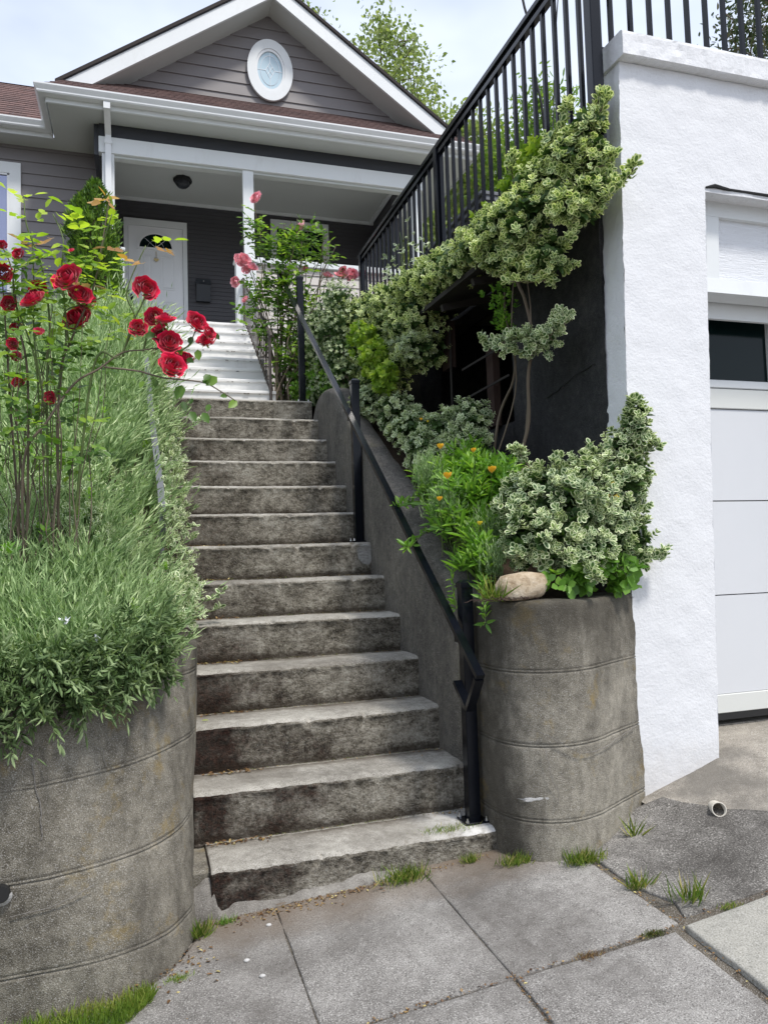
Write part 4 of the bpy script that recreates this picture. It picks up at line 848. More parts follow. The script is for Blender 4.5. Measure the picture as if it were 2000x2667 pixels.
def lavender(name_lab, zones, loc, hang=None, stems=90):
    """clumps of upright leafy stems fanning out from their own crowns"""
    t = thing('lavender_shrub', loc, name_lab, 'lavender'); parts = []
    for (x0, x1, y0, y1, nc, ln, nl, lw, ll, per) in zones:
        C = bankpts(nc, x0, x1, y0, y1, -.02, .05); C[:, 2] -= .10*np.clip((C[:, 0]+.3)/.15, 0, 1); C = C[C[:, 2] > .66]
        k = len(C)*per; P = np.repeat(C, per, 0); off = rng.normal(size=(k, 3))*np.array([.045, .045, .01]); P += off
        big = np.repeat(rng.uniform(.75, 1.25, len(C)), per)
        lean = np.stack([off[:, 0]*11, off[:, 1]*11-.14, np.ones(k)], 1)+rng.normal(scale=.12, size=(k, 3))
        lean[:, 0] += .1*np.clip((P[:, 0]+.3)/.2, 0, 1); lean[:, 1] -= .6*np.clip((.0-P[:, 1])/.25, 0, 1)
        tone = np.clip(np.repeat(rng.normal(.18, .13, len(C)), per)+rng.random(k)*.2, 0, 1)
        parts += sprigs(P, lean, ln*big, nl, lw, ll, tone=tone, spread=.36)
    leafobj('foliage', parts, M['lav'], t)
    if hang is not None:
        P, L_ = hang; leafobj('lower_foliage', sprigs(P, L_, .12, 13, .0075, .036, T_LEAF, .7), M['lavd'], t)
    return t
NH = 2000; xs = rng.uniform(-1.6, -.13, NH); lim = np.interp(xs, [-1.6, -.58, -.42, -.3, -.2, -.1, -.04], [-.36, -.34, -.31, -.24, -.12, .02, .15])
P = np.stack([xs, lim+rng.uniform(-.06, .2, NH), .91+rng.uniform(-.10, .10, NH)-.07*np.clip((-.25-xs)/.3, 0, 1)], 1)
Ld = np.stack([rng.normal(.15, .3, NH), np.full(NH, -1.), rng.uniform(-.9, .7, NH)], 1)
lavender('large silvery lavender shrub spilling over the front edge of the left concrete wall', [(-1.3, -.2, -.24, .8, 215, .19, 13, .0050, .040, 21)], (-.5, 0, .9), (P, Ld))
lavender('silvery lavender around the grey flat bar handrail midway up the bank', [(-1.5, -.15, .75, 2.3, 270, .24, 11, .0066, .055, 17), (-.3, -.09, 1.7, 2.4, 25, .13, 9, .006, .045, 14)], (-.5, 1.4, 1.6))
lavender('tall pale lavender between the red roses and the white porch steps', [(-1.7, -.16, 2.25, 4.9, 330, .34, 9, .009, .08, 17), (-.25, -.08, 2.3, 3.0, 24, .17, 9, .007, .055, 14)], (-.5, 3.4, 2.9))
# small white flowers in the lavender
mb = []
for c in ((-.42, -.28, 1.02), (-.33, -.3, .97), (-.6, -.3, .99), (-.52, -.34, .86)):
    n = 9; D = rdir(n); D[:, 1] -= .5; mb.append(leafgeo(np.tile(c, (n, 1))+rng.normal(scale=.004, size=(n, 3)), D, rdir(n), .013, .009, T_LEAF))
leafobj('flower', mb, M['white'], bpy.data.objects['lavender_shrub'])
# dark gap-fillers: broad leaved weeds on the bank
def weeds(lab, P, ln, wd, mat, loc, name='weed', nodes=3, per=3, T=T_LEAF, cat='weed'):
    t = thing(name, loc, lab, cat); Nn = np.tile([0, -.35, 1.], (len(P), 1))
    leafobj('foliage', rosettes(P, Nn, T, ln, wd, nodes, per), mat, t); return t
P = np.concatenate([bankpts(170, -.75, -.3, .45, .9, .05, .22), bankpts(120, -.45, -.12, .9, 1.4, .05, .2), bankpts(60, -.4, -.15, 2.6, 3.2, .1, .3)])
weeds('small variegated creeper leaves under the red rose stems in the lavender bank', P, .03, .02, M['euos'], (-.5, .8, 1.5), 'creeper', T=T_VAR, cat='creeper')
P = bankpts(90, -.7, -.1, .2, 2.5, .08, .25)
weeds('loose green weeds scattered through the lavender bank', P, .035, .022, M['bright'], (-.3, 1.2, 1.7))
# trailing variegated vine along the left edge of the steps
tv = thing('trailing_vine', (-.03, 1.4, 1.2), 'trailing variegated vine creeping over the left edge of the concrete steps', 'vine')
B = []
for y in np.arange(.75, 2.95, .11):
    z = max(1.02, .75*y+.22)*.5+.5*max(.98, .75*y+.16); B.append((-.055+rng.uniform(-.03, .03), y, z, .07, .09, .10))
P, Nn = blobpts(B, 900, .5, 1.1)
leafobj('foliage', rosettes(P, Nn, T_VAR, .027, .017, 3, 2), M['euos'], tv)
runs = [((-.06, 1.3, 1.35), (-.10, 1.45, 1.56), (-.11, 1.6, 1.68), (-.10, 1.75, 1.76)), ((-.06, 1.9, 1.75), (-.12, 2.0, 1.98), (-.14, 2.1, 2.06)), ((-.05, 1.15, 1.2), (-.10, 1.2, 1.36), (-.12, 1.22, 1.45)), ((-.02, 2.35, 1.95), (.06, 2.32, 2.0), (.17, 2.30, 2.09)), ((0, 1.9, 1.62), (.05, 1.85, 1.62)), ((-.02, 1.0, 1.02), (.07, .98, 1.0), (.15, .97, 1.05)), ((-.02, .98, .98), (.06, .95, .95), (.12, .95, .97)), ((-.02, 1.45, 1.35), (.05, 1.40, 1.36))]
st = MB(); parts = []
for r_ in runs:
    pts = smoothpath(r_, 5); st.tube(pts, .002, 5); q = np.array(pts[2:]); parts += rosettes(q, np.tile([.2, -.3, .5], (len(q), 1)), T_VAR, .026, .017, 1, 3)
st.build('stem', M['gstem'], tv); leafobj('foliage', parts, M['euos'], tv)
# ------------------------------------------------------------------ euonymus masses
def euonymus(lab, blobs, n, ln, loc, mat='euo', stems=None, wd=.72, nodes=3, per=4, runners=(), lo=.6, corer=.6, grp=None):
    t = thing('euonymus_shrub', loc, lab, 'shrub', grp); P, Nn = blobpts(blobs, n, lo, 1.08)
    parts = rosettes(P, Nn, T_VAR, ln, ln*wd, nodes, per, spread=.95)
    sm = MB()
    for r_ in runners:
        pts = smoothpath(r_, 6); sm.tube(pts, .0028, 5); q = np.array(pts[3:]); parts += rosettes(np.repeat(q, 2, 0)+rng.normal(scale=.008, size=(2*len(q), 3)), np.tile([0, -.2, .4], (2*len(q), 1)), T_VAR, ln, ln*wd, 2, 3)
    leafobj('foliage', parts, M[mat], t)
    if corer:
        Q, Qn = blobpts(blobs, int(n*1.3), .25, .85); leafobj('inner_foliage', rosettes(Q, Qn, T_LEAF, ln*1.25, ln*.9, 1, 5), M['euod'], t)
    for b in blobs[:14]:
        for k in range(3):
            e = np.array(b[:3])+rdir(1)[0]*np.array(b[3:6])*.9; sm.tube(curve(b[:3], e, 0, 5, .006), [.003, .003, .0025, .002, .0015], 5)
    for s in stems or ():
        sm2 = MB().tube(smoothpath([p[:3] for p in s], 5), list(np.interp(np.linspace(0, 1, 5*(len(s)-1)+1), np.linspace(0, 1, len(s)), [p[3] for p in s])), 8); sm2.build('stem', M['stem'], t, True)
    sm.build('twigs', M['stem'], t); return t
# A: big clump against the white garage wall
A = [(1.64, -.02, 1.46, .05, .06, .06), (1.30, .10, 1.38, .16, .13, .12), (1.46, .05, 1.41, .16, .13, .12), (1.42, .0, 1.34, .19, .13, .13), (1.56, -.02, 1.40, .11, .09, .15), (1.60, -.01, 1.55, .06, .06, .09), (1.22, .02, 1.22, .14, .12, .11), (1.40, -.04, 1.18, .18, .10, .12), (1.58, -.03, 1.22, .10, .07, .12), (1.64, -.05, 1.66, .05, .05, .07)]
euonymus('wide variegated euonymus mound above the curved planter against the white garage wall', A, 1250, .029, (1.45, 0, 1.0), mat='euow',
         runners=[((1.35, .1, 1.42), (1.33, .06, 1.50), (1.35, .05, 1.54)), ((1.47, .06, 1.46), (1.49, .04, 1.53), (1.48, .04, 1.56)), ((1.2, .05, 1.2), (1.13, .0, 1.17), (1.10, -.03, 1.15)), ((1.35, -.1, 1.15), (1.33, -.16, 1.10), (1.34, -.18, 1.07)), ((1.25, .1, 1.5), (1.18, .05, 1.55), (1.15, .03, 1.56)), ((1.60, -.03, 1.50), (1.65, -.07, 1.54), (1.70, -.09, 1.575)), ((1.56, .0, 1.5), (1.61, -.04, 1.57), (1.66, -.07, 1.60)), ((1.6, -.05, 1.17), (1.66, -.07, 1.14), (1.72, -.09, 1.155)), ((1.58, -.02, 1.62), (1.61, -.05, 1.70), (1.62, -.06, 1.76))])
# B: upper vine over the shelter roof, climbing to the fence post
Bv = [(1.56, .04, 2.78, .06, .06, .06), (1.52, .2, 2.92, .06, .07, .05), (1.30, .35, 2.62, .06, .08, .05), (1.27, .6, 2.58, .06, .1, .05), (1.28, .85, 2.6, .05, .1, .05), (1.30, .22, 2.52, .05, .06, .05), (1.45, .12, 2.62, .07, .07, .06), (1.50, .12, 2.80, .10, .10, .11), (1.44, .28, 2.72, .12, .12, .12), (1.40, .48, 2.66, .13, .14, .12), (1.36, .70, 2.66, .13, .15, .11), (1.36, .95, 2.66, .13, .16, .10), (1.35, 1.2, 2.68, .13, .17, .11), (1.35, 1.45, 2.70, .14, .17, .12), (1.36, .22, 2.60, .09, .09, .09), (1.54, .0, 2.62, .06, .06, .08), (1.47, .05, 2.55, .10, .06, .05), (1.36, .32, 2.44, .07, .07, .07), (1.42, .18, 2.40, .08, .07, .08), (1.55, .05, 2.90, .06, .07, .07), (1.34, .48, 2.50, .07, .09, .05)]
stems = [[(1.42, .50, 1.05, .0105), (1.44, .48, 1.35, .0095), (1.425, .51, 1.58, .009), (1.45, .47, 1.76, .0085), (1.435, .43, 1.95, .008), (1.448, .40, 2.12, .0075), (1.43, .42, 2.30, .0075), (1.42, .47, 2.42, .008), (1.395, .45, 2.66, .007)],
         [(1.38, .78, 1.35, .007), (1.42, .72, 1.8, .007), (1.45, .60, 1.98, .006), (1.45, .58, 2.15, .005), (1.42, .6, 2.3, .005), (1.42, .56, 2.6, .004)],
         [(1.40, .52, 1.3, .004), (1.46, .5, 1.8, .004), (1.42, .36, 2.15, .0035), (1.45, .42, 2.35, .003), (1.4, .4, 2.6, .003)], [(1.34, .7, 1.5, .004), (1.43, .55, 1.9, .0035), (1.40, .5, 2.2, .003), (1.44, .5, 2.6, .003)]]
euonymus('tall variegated euonymus vine sprawling over the shelter roof up to the fence corner post', Bv, 1250, .030, (1.42, .5, 1.0), stems=stems, corer=.45,
         runners=[((1.4, .25, 2.5), (1.36, .22, 2.42), (1.35, .22, 2.36)), ((1.48, .1, 2.55), (1.47, .06, 2.47), (1.44, .05, 2.42)), ((1.3, .5, 2.6), (1.24, .48, 2.55), (1.22, .47, 2.5)), ((1.5, .2, 2.9), (1.5, .15, 3.0), (1.52, .13, 3.05)), ((1.3, 1.0, 2.6), (1.22, .98, 2.58), (1.19, .97, 2.55)), ((1.34, .3, 2.5), (1.30, .28, 2.44), (1.31, .27, 2.38)), ((1.4, .4, 2.75), (1.36, .36, 2.86), (1.37, .35, 2.92)), ((1.5, .03, 2.56), (1.56, -.07, 2.58), (1.61, -.11, 2.62), (1.64, -.12, 2.67)), ((1.55, .02, 2.72), (1.58, -.05, 2.71), (1.585, -.06, 2.74)), ((1.56, .05, 2.9), (1.585, -.01, 2.97), (1.575, -.0, 3.02)), ((1.45, .2, 2.33), (1.38, .2, 2.30), (1.30, .3, 2.33))])
# hanging clump in the shade
Cc = [(1.40, .38, 2.09, .06, .06, .05), (1.36, .46, 2.11, .06, .05, .045), (1.46, .28, 2.10, .055, .05, .06), (1.50, .22, 2.16, .03, .03, .04)]
euonymus('small variegated clump growing from the vine stem in front of the dark wall', Cc, 80, .030, (1.42, .36, 2.0), mat='euow', corer=0, runners=[((1.36, .45, 2.12), (1.31, .52, 2.12), (1.28, .55, 2.14))])
t = weeds('dark green unvariegated shoots hanging in the shelter opening', np.array([(1.40+rng.normal(0, .03), .6+rng.normal(0, .03), z) for z in np.linspace(2.2, 2.42, 44)]), .028, .018, M['bright'], (1.4, .6, 2.2), 'vine_shoot', cat='vine')
# C: long hedge-like mass left of the shelter
Cm = []
for y in np.arange(1.55, 3.7, .22):
    f_ = (y-1.55)/2.1; top = 2.86+.30*f_; bot = 2.38+.18*f_
    if y > 2.2: bot = 2.30+.12*f_
    for z in np.arange(bot, top, .17): Cm.append((1.34+rng.uniform(-.05, .05)-.02*(top-z), y+rng.uniform(-.05, .05), z, .17, .17, .12))
euonymus('long dense variegated euonymus hedge tumbling below the fence left of the shelter', Cm, 3900, .025, (1.35, 2.5, 2.2), mat='euo', nodes=3, per=3, corer=.7)
Cs = []
for y in np.arange(2.55, 4.2, .26):
    for z in np.arange(2.45, 3.02+.1*(y-2.5), .18): Cs.append((1.12+.02*(y-2)+rng.uniform(-.03, .03), y, z, .14, .17, .12))
euonymus('fine grey green small leaved euonymus bush right of the far handrail post', Cs, 2600, .017, (1.2, 3, 2.3), mat='euos', nodes=3, per=3, corer=.75)
Cd = [(1.30, 1.15, 1.80, .12, .14, .12), (1.22, 1.35, 1.86, .13, .14, .11), (1.36, .95, 1.84, .11, .12, .11), (1.20, 1.6, 2.0, .12, .14, .11), (1.18, 1.1, 1.72, .10, .14, .09), (1.15, .85, 1.60, .09, .12, .08), (1.3, .8, 1.68, .12, .1, .1), (1.12, 1.9, 2.12, .09, .14, .1)]
euonymus('low variegated euonymus ground cover in front of the dark shelter opening', Cd, 900, .026, (1.25, 1.2, 1.6), mat='euos', corer=.7)
Ce = [(1.33, 1.75, 2.42, .14, .12, .10), (1.30, 1.5, 2.38, .10, .10, .08)]
euonymus('shaded variegated sprays hanging beneath the left end of the shelter roof', Ce, 220, .022, (1.3, 1.7, 2.3), mat='euos', corer=.6)
# yellow-green leafy plant
P, Nn = blobpts([(1.13, 1.75, 2.36, .07, .10, .13), (1.14, 1.6, 2.2, .07, .10, .12), (1.10, 1.9, 2.52, .08, .10, .10)], 190, .5, 1.05)
t = thing('leafy_plant', (1.13, 1.7, 2.0), 'yellow green maple leaved plant in front of the variegated hedge', 'plant'); leafobj('foliage', rosettes(P, Nn, T_LEAF, .036, .028, 2, 4), M['yg'], t)
P, Nn = blobpts([(1.50, .38, 2.93, .05, .10, .08), (1.48, .55, 2.88, .05, .10, .06), (1.42, .8, 2.84, .04, .08, .04)], 95, .5, 1.05)
t = thing('leafy_plant', (1.5, .5, 2.7), 'bright lime shoots poking through the top of the variegated vine at the fence', 'plant'); leafobj('foliage', rosettes(P, Nn, T_LEAF, .04, .028, 2, 4), M['yg'], t)
P, Nn = blobpts([(1.02, 3.35, 2.52, .10, .16, .12), (1.08, 3.0, 2.52, .09, .14, .12), (1.2, 3.5, 2.6, .1, .15, .15), (.96, 3.75, 2.6, .12, .15, .18), (1.1, 2.75, 2.45, .06, .1, .09)], 300, .5, 1.05)
t = thing('leafy_plant', (1.02, 3.2, 2.4), 'small green bush at the foot of the far handrail post', 'plant'); leafobj('foliage', rosettes(P, Nn, T_LEAF, .035, .02, 3, 3), M['bright'], t)
# alstroemeria-like clump
at = thing('lily_clump', (1.1, .5, 1.2), 'bright green lance leaved clump spilling over the dark stair wall', 'plant')
B = [(1.2, .62, 1.56, .12, .12, .09), (1.08, .66, 1.50, .10, .12, .09), (1.28, .3, 1.40, .08, .1, .1), (1.1, .3, 1.24, .1, .1, .08), (1.17, .50, 1.50, .13, .14, .10), (1.10, .42, 1.38, .12, .13, .10), (1.26, .42, 1.48, .10, .12, .10), (1.02, .42, 1.30, .07, .12, .08), (1.05, .18, 1.14, .07, .10, .08), (1.04, .6, 1.42, .06, .1, .07)]
P, Nn = blobpts(B, 430, .2, 1.0)
leafobj('foliage', rosettes(P, Nn*.4+np.array([0, -.15, .8]), T_LEAF, .078, .020, 3, 3, upb=.6, step=.3, spread=.85), M['bright'], at)
st = MB()
for k in range(60):
    p = P[rng.integers(len(P))]; st.tube(curve((p[0]*.6+1.15*.4, p[1]*.5+.22, max(1.0, p[2]-.3)), p, 0, 5, .006), .0022, 4)
st.build('stems', M['gstem'], at)
sp_ = [((1.0, .30, 1.17), (.97, .26, 1.12), (.955, .22, 1.03), (.95, .19, .96)), ((1.0, .55, 1.28), (.93, .5, 1.26), (.86, .45, 1.21), (.83, .42, 1.22)), ((1.03, .1, 1.08), (1.0, .04, 1.04), (.985, .0, .97), (.975, -.02, .92)), ((1.0, .8, 1.42), (.94, .76, 1.41), (.90, .74, 1.40))]
parts = []; st = MB()
for r_ in sp_:
    q = np.array(smoothpath(r_, 4)); st.tube(q.tolist(), .0022, 4); parts += rosettes(q, np.tile([-.3, -.3, .1], (len(q), 1)), T_LEAF, .045, .013, 1, 3)
st.build('stems', M['gstem'], at); leafobj('hanging_foliage', parts, M['bright'], at)
# feathery poppy foliage + flowers
po = thing('poppy_plant', (1.0, .35, 1.1), 'feathery orange poppy plants in the bed beside the handrail', 'poppies')
P, Nn = blobpts([(1.0, .40, 1.34, .09, .12, .10), (1.12, .25, 1.22, .1, .1, .10), (.98, .55, 1.50, .08, .12, .08), (1.08, .08, 1.10, .08, .06, .07)], 650, .1, 1.0)
leafobj('foliage', sprigs(P, np.tile([0, -.2, 1.], (len(P), 1)), .09, 9, .0022, .022), M['lav'], po)
fl = [(.935, .28, 1.60, .021, 'orange'), (1.07, .26, 1.585, .017, 'orange'), (.945, .24, 1.475, .026, 'orange'), (1.12, .20, 1.495, .026, 'orange'), (.90, .22, 1.385, .018, 'orange'), (1.05, .18, 1.285, .017, 'yellow'), (1.145, 1.05, 1.86, .012, 'orange'), (1.2, 1.1, 1.86, .010, 'yellow')]
def poppy(c, r_, mat, parent):
    V = []; F = []
    for p in range(5):
        a0 = p*1.2566+rng.random()*.3
        for i in range(4):
            for j in range(5):
                t = i/3; a = a0+(j/4-.5)*1.5; rad = r_*(.12+.72*math.sin(min(1.57, t*2.2)))*(1 if p % 2 else .93); V.append((c[0]+rad*math.cos(a), c[1]+rad*math.sin(a)-.25*r_*t, c[2]+r_*1.1*t+.12*r_*math.sin(j*2+p)*t))
        n0 = p*20; F += [(n0+i*5+j, n0+i*5+j+1, n0+i*5+j+6, n0+i*5+j+5) for i in range(3) for j in range(4)]
    return mesh('flower', V, F, M[mat], parent, True, attrs={'rnd': rng.random(len(V)).tolist(), 'edge': [0]*len(V)})
for x, y, z, r_, mt in fl:
    poppy((x, y-.02, z), r_*.8, mt, po); MB().tube(curve((x+.06, y+.12, z-.22), (x, y-.02, z), -.02, 6, .003), .0015, 4).build('flower_stem', M['gstem'], po)
# big soft green leaves, dandelions, rock
bl = thing('leafy_weed', (1.45, -.08, 1.0), 'broad toothed green leaves with yellow flowers right of the sandstone rock', 'plant')
P, Nn = blobpts([(1.24, -.10, 1.06, .07, .05, .05), (1.36, -.09, 1.07, .08, .05, .05), (1.50, -.07, 1.09, .08, .05, .06), (1.52, -.07, 1.05, .06, .04, .05), (1.40, -.09, 1.14, .05, .04, .05)], 60, .3, 1.0)
leafobj('foliage', rosettes(P, Nn+np.array([0, -.4, .2]), T_LEAF, .048, .045, 1, 4, spread=.9), M['bright'], bl)
for (x, y, z) in ((1.49, -.09, 1.42), (1.495, -.10, 1.37), (1.455, -.10, 1.375)):
    n = 26; D = rdir(n)*np.array([1, .4, 1]); D[:, 1] -= .5; leafobj('flower', [leafgeo(np.tile((x, y, z), (n, 1)), D, rdir(n), .014, .005, T_BLADE)], M['yellow'], bl)
    MB().tube(curve((1.47, -.06, 1.1), (x, y, z), 0, 5, .003), .002, 5).build('flower_stem', M['gstem'], bl)
rk = MB(); rk.sphere((1.09, -.085, 1.05), 1, 28, 18, (.098, .055, .052)); V = np.array(rk.V); C = np.array([1.09, -.085, 1.05])
d = V-C; d[:, 0] += .25*d[:, 2]; k_ = np.abs(unit(d/np.array([.098, .055, .052]))).max(1, keepdims=True); d = d/(.55+.45*k_)*(1+.10*n3(V, 14, 1)[:, None]+.05*n3(V, 40, 1)[:, None]); d[:, 2] = np.maximum(d[:, 2], -.05)
tag(mesh('rock', C+d, rk.F, M['rock'], None, True), 'pale sandstone rock lying on the rim of the curved planter', 'rock')
# straw-like dead grass beside the rock
P = np.stack([rng.normal(.985, .02, 120), rng.normal(-.08, .02, 120), np.full(120, 1.0)], 1)
tg = thing('grass_tuft', (.985, -.08, 1.0), 'thin pale grass tuft left of the sandstone rock', 'grass tuft', 'grass tufts')
leafobj('blades', [leafgeo(P, unit(np.stack([rng.normal(0, .6, 120), rng.normal(-.3, .4, 120), np.ones(120)], 1)), rdir(120), rng.uniform(.04, .12, 120), .0018, T_BLADE)], M['grass'], tg)
dg = MB()
for k in range(16): x = rng.uniform(.92, 1.1); dg.tube(curve((x, -.13, 1.006), (x+rng.uniform(-.09, .07), -.17+rng.uniform(-.01, .03), 1.008), -.008, 5, .004), .0014, 4)
dg.build('dead_blades', M['redwood'], tg)
# ------------------------------------------------------------------ grass tufts on the pavement
def tuft(x, y, n, h0_, lab, r_=.03, z=None, mat='grass'):
    h = h0_*.72; r_ = r_*.85
    t = thing('grass_tuft', (x, y, pz(x, y)), lab, 'grass tuft', 'grass tufts')
    n = int(n*1.6); P = np.stack([rng.normal(x, r_, n), rng.normal(y, r_*.45, n), np.full(n, (pz(x, y) if z is None else z)-.003)], 1)
    D = unit(np.stack([rng.normal(0, .55, n), rng.normal(-.15, .4, n), np.ones(n)], 1))
    leafobj('blades', [leafgeo(P, D, rdir(n), h*rng.uniform(.4, 1.2, n), .0018, T_BLADE)], M[mat], t)
tuft(.62, -.06, 190, .085, 'green grass tuft against the bottom step left of the handrail post', .045)
tuft(.87, -.045, 70, .06, 'small grass tuft under the handrail post at the bottom step', .018)
tuft(1.0, -.14, 130, .07, 'yellowish grass tuft at the left foot of the curved planter', .03)
tuft(1.20, -.245, 170, .08, 'green grass tuft at the middle foot of the curved planter', .035)
tuft(1.245, -.48, 45, .10, 'thin upright grass growing from the wide pavement crack', .02)
tuft(1.32, -.62, 30, .13, 'sparse tall grass where the pavement cracks meet', .03)
tuft(1.40, -.70, 60, .03, 'low yellow grass tuft in the crack right of the junction', .02)
tuft(.92, -.725, 110, .022, 'dry straw coloured tuft in the pavement joint', .025, mat='straw')
tuft(1.13, -.715, 160, .02, 'flat green moss tuft beside the pavement junction', .022, mat='moss')
tuft(.83, .05, 170, .028, 'low green grass patch on the bottom step tread against the second riser', .055, z=.182)
tuft(-.06, -.09, 80, .09, 'yellow green grass sprouting at the foot of the left wall corner', .02)
tuft(.03, -.045, 60, .04, 'tiny weed between the bottom step and the left wall', .018, mat='bright')
tuft(-.13, -.30, 70, .03, 'small leafy tuft on the pavement below the left wall curve', .02, mat='yg')
tuft(1.45, -.18, 12, .16, 'single tall grass stalk by the right side of the curved planter', .01)
n = 9000; x = rng.uniform(-1.2, -.2, n); y = -.34-rng.random(n)*np.interp(x, [-1.2, -.5, -.3, -.2], [.5, .26, .16, .03])
D = unit(np.stack([rng.normal(0, .5, n), rng.normal(-.1, .5, n), np.ones(n)], 1))
o = leafobj('grass_strip', [leafgeo(np.stack([x, y, np.array([pz(a, b) for a, b in zip(x, y)])], 1), D, rdir(n), rng.uniform(.015, .05, n), .0024, T_BLADE, np.clip(.35+.35*np.sin(x*14)*np.cos(y*20)+rng.random(n)*.5-.1, 0, 1))], M['grass'], None)
tag(o, 'ragged strip of short grass along the foot of the left concrete wall', 'grass', kind='stuff')
# litter
parts = []
def litter(n, fx, fy, fz, s=.008):
    P = np.stack([fx(n), fy(n), np.zeros(n)], 1); P[:, 2] = [fz(a, b)+.003 for a, b in P[:, :2]]
    D = rdir(n)*np.array([1, 1, .25]); return leafgeo(P, D, np.tile([0, 0, 1.], (n, 1))+rdir(n)*.5, s*rng.uniform(.4, 1.6, n), s*rng.uniform(.3, .9, n), T_LEAF)
U = lambda a, b: (lambda n: rng.uniform(a, b, n))
for i in range(1, 13):
    y = i*TY; parts.append(litter(70, U(0.0, .22), (lambda y: lambda n: y-.004-np.abs(rng.normal(0, .016, n)))(y), (lambda i: lambda a, b: i*RZ)(i), .013))
    parts.append(litter(40, U(.84, .97), (lambda y: lambda n: y-.004-np.abs(rng.normal(0, .02, n)))(y), (lambda i: lambda a, b: i*RZ)(i), .007))
    parts.append(litter(50, U(0.1, .95), (lambda y: lambda n: y-.003-np.abs(rng.normal(0, .006, n)))(y), (lambda i: lambda a, b: i*RZ)(i), .007))
parts.append(litter(300, U(-.02, .95), lambda n: -.02-np.abs(rng.normal(0, .02, n)), pz, .007)); parts.append(litter(160, U(-.02, .55), lambda n: -.03-np.abs(rng.normal(0, .03, n)), pz, .011))
parts.append(litter(120, U(-.3, -.02), lambda n: rng.normal(-.2, .07, n)-.05, pz, .012))
for a, b in (((1.22, -.2), (1.235, -.7)), ((1.235, -.7), (2.0, -.67)), ((1.235, -.71), (1.18, -1.1)), ((.7, -.72), (1.22, -.71)), ((.3, -.722), (.7, -.722)), ((.7, -.722), (.69, -1.1))):
    parts.append(litter(60, (lambda a, b: lambda n: a[0]+(b[0]-a[0])*rng.random(n)+rng.normal(0, .006, n))(a, b), (lambda a, b: lambda n: a[1]+(b[1]-a[1])*rng.random(n)+rng.normal(0, .005, n))(a, b), pz, .008))
tag(leafobj('leaf_litter', parts, M['straw'], None), 'dead leaves and bits of litter in the step corners and pavement joints', 'litter', kind='stuff')
parts = []
for i in range(1, 8):
    y = i*TY; parts.append(litter(160, U(0.0, .95), (lambda y: lambda n: y-.002-np.abs(rng.normal(0, .005, n)))(y), (lambda i: lambda a, b: i*RZ)(i), .006))
tag(leafobj('moss', parts, M['moss'], None), 'dark moss growing in the inner corners of the concrete steps', 'moss', kind='stuff')
for k, (x, y, lab) in enumerate(((.06, -.30, 'white pebble on the pavement below the left wall corner'), (.09, -.40, 'smaller white pebble on the pavement nearer the camera'), (.15, -.13, 'grey stone chip beside the bottom step'))):
    mb = MB(); mb.sphere((x, y, pz(x, y)+.003), .009, 8, 6, (1, .8, .5)); tag(mesh('pebble', mb.V, mb.F, M['mortar'], None, True), lab, 'pebble', 'pebbles on the pavement')
tag(leafobj('fallen_leaf', [leafgeo(np.array([(.005, 2*TY+.10, .545)]), np.array([(.9, -.2, .05)]), np.array([(0, 0, 1.)]), .03, .012, T_LEAF, np.array([.95]))], M['yg'], None), 'yellow fallen leaf at the left end of the third step', 'leaf')
# ------------------------------------------------------------------ roses
def rose(c, r_, mat, parent, face=(0, -.6, .6), nm='rose_bloom'):
    """double rose: rings of cupped petals closing over a tight centre"""
    f_ = unit(np.array(face, float)+rng.normal(scale=.35, size=3)); a = unit(np.cross(f_, rdir(1)[0])); b = np.cross(f_, a); V = []; F = []; R_ = []; C = np.array(c)
    for ring_, (np_, rr, close) in enumerate(((2, .25, .9), (3, .42, .75), (4, .60, .5), (5, .80, .22), (6, .98, -.05))):
        for p in range(np_):
            a0 = 6.283*p/np_+ring_*.9+rng.normal(0, .15); s = rng.uniform(.9, 1.1); tone = np.clip(rng.random()*.5+.12*ring_, 0, 1); n0 = len(V); ph = rng.random()*6; half = 3.6/np_*.62+.25
            for i in range(6):
                t = i/5; th = t*1.75-close*.0       # latitude from the base up and over the side
                for j in range(7):
                    u = (j/6-.5)*2; an = a0+u*half*min(1, .45+t*.9)
                    rim = 1-.16*u*u*t
                    rad = rr*r_*s*math.sin(min(1.57, .35+t*1.5))*(1-max(0, close)*.35*t*t)*(1+.06*math.sin(ph+u*5)*t)
                    h_ = r_*(-.42+.95*t*rim*(.75+.25*close)*(1.05-.25*ring_/4)) - (r_*.25*max(0, t-.7) if ring_ > 2 else 0)
                    if t > .9: rad *= 1.07
                    V.append(tuple(C+a*math.cos(an)*rad+b*math.sin(an)*rad+f_*h_)); R_.append(np.clip(tone*(.35+.65*t)+(.25 if t > .95 else 0), 0, 1))
            F += [(n0+i*7+j, n0+i*7+j+1, n0+i*7+j+8, n0+i*7+j+7) for i in range(5) for j in range(6)]
    return mesh(nm, V, F, M[mat], parent, True, attrs={'rnd': R_, 'edge': [0]*len(V)})
rb = thing('rose_bush', (-.5, .3, 1.15), 'tall red rose bush with crimson blooms arching over the lavender and stairs', 'rose bush')
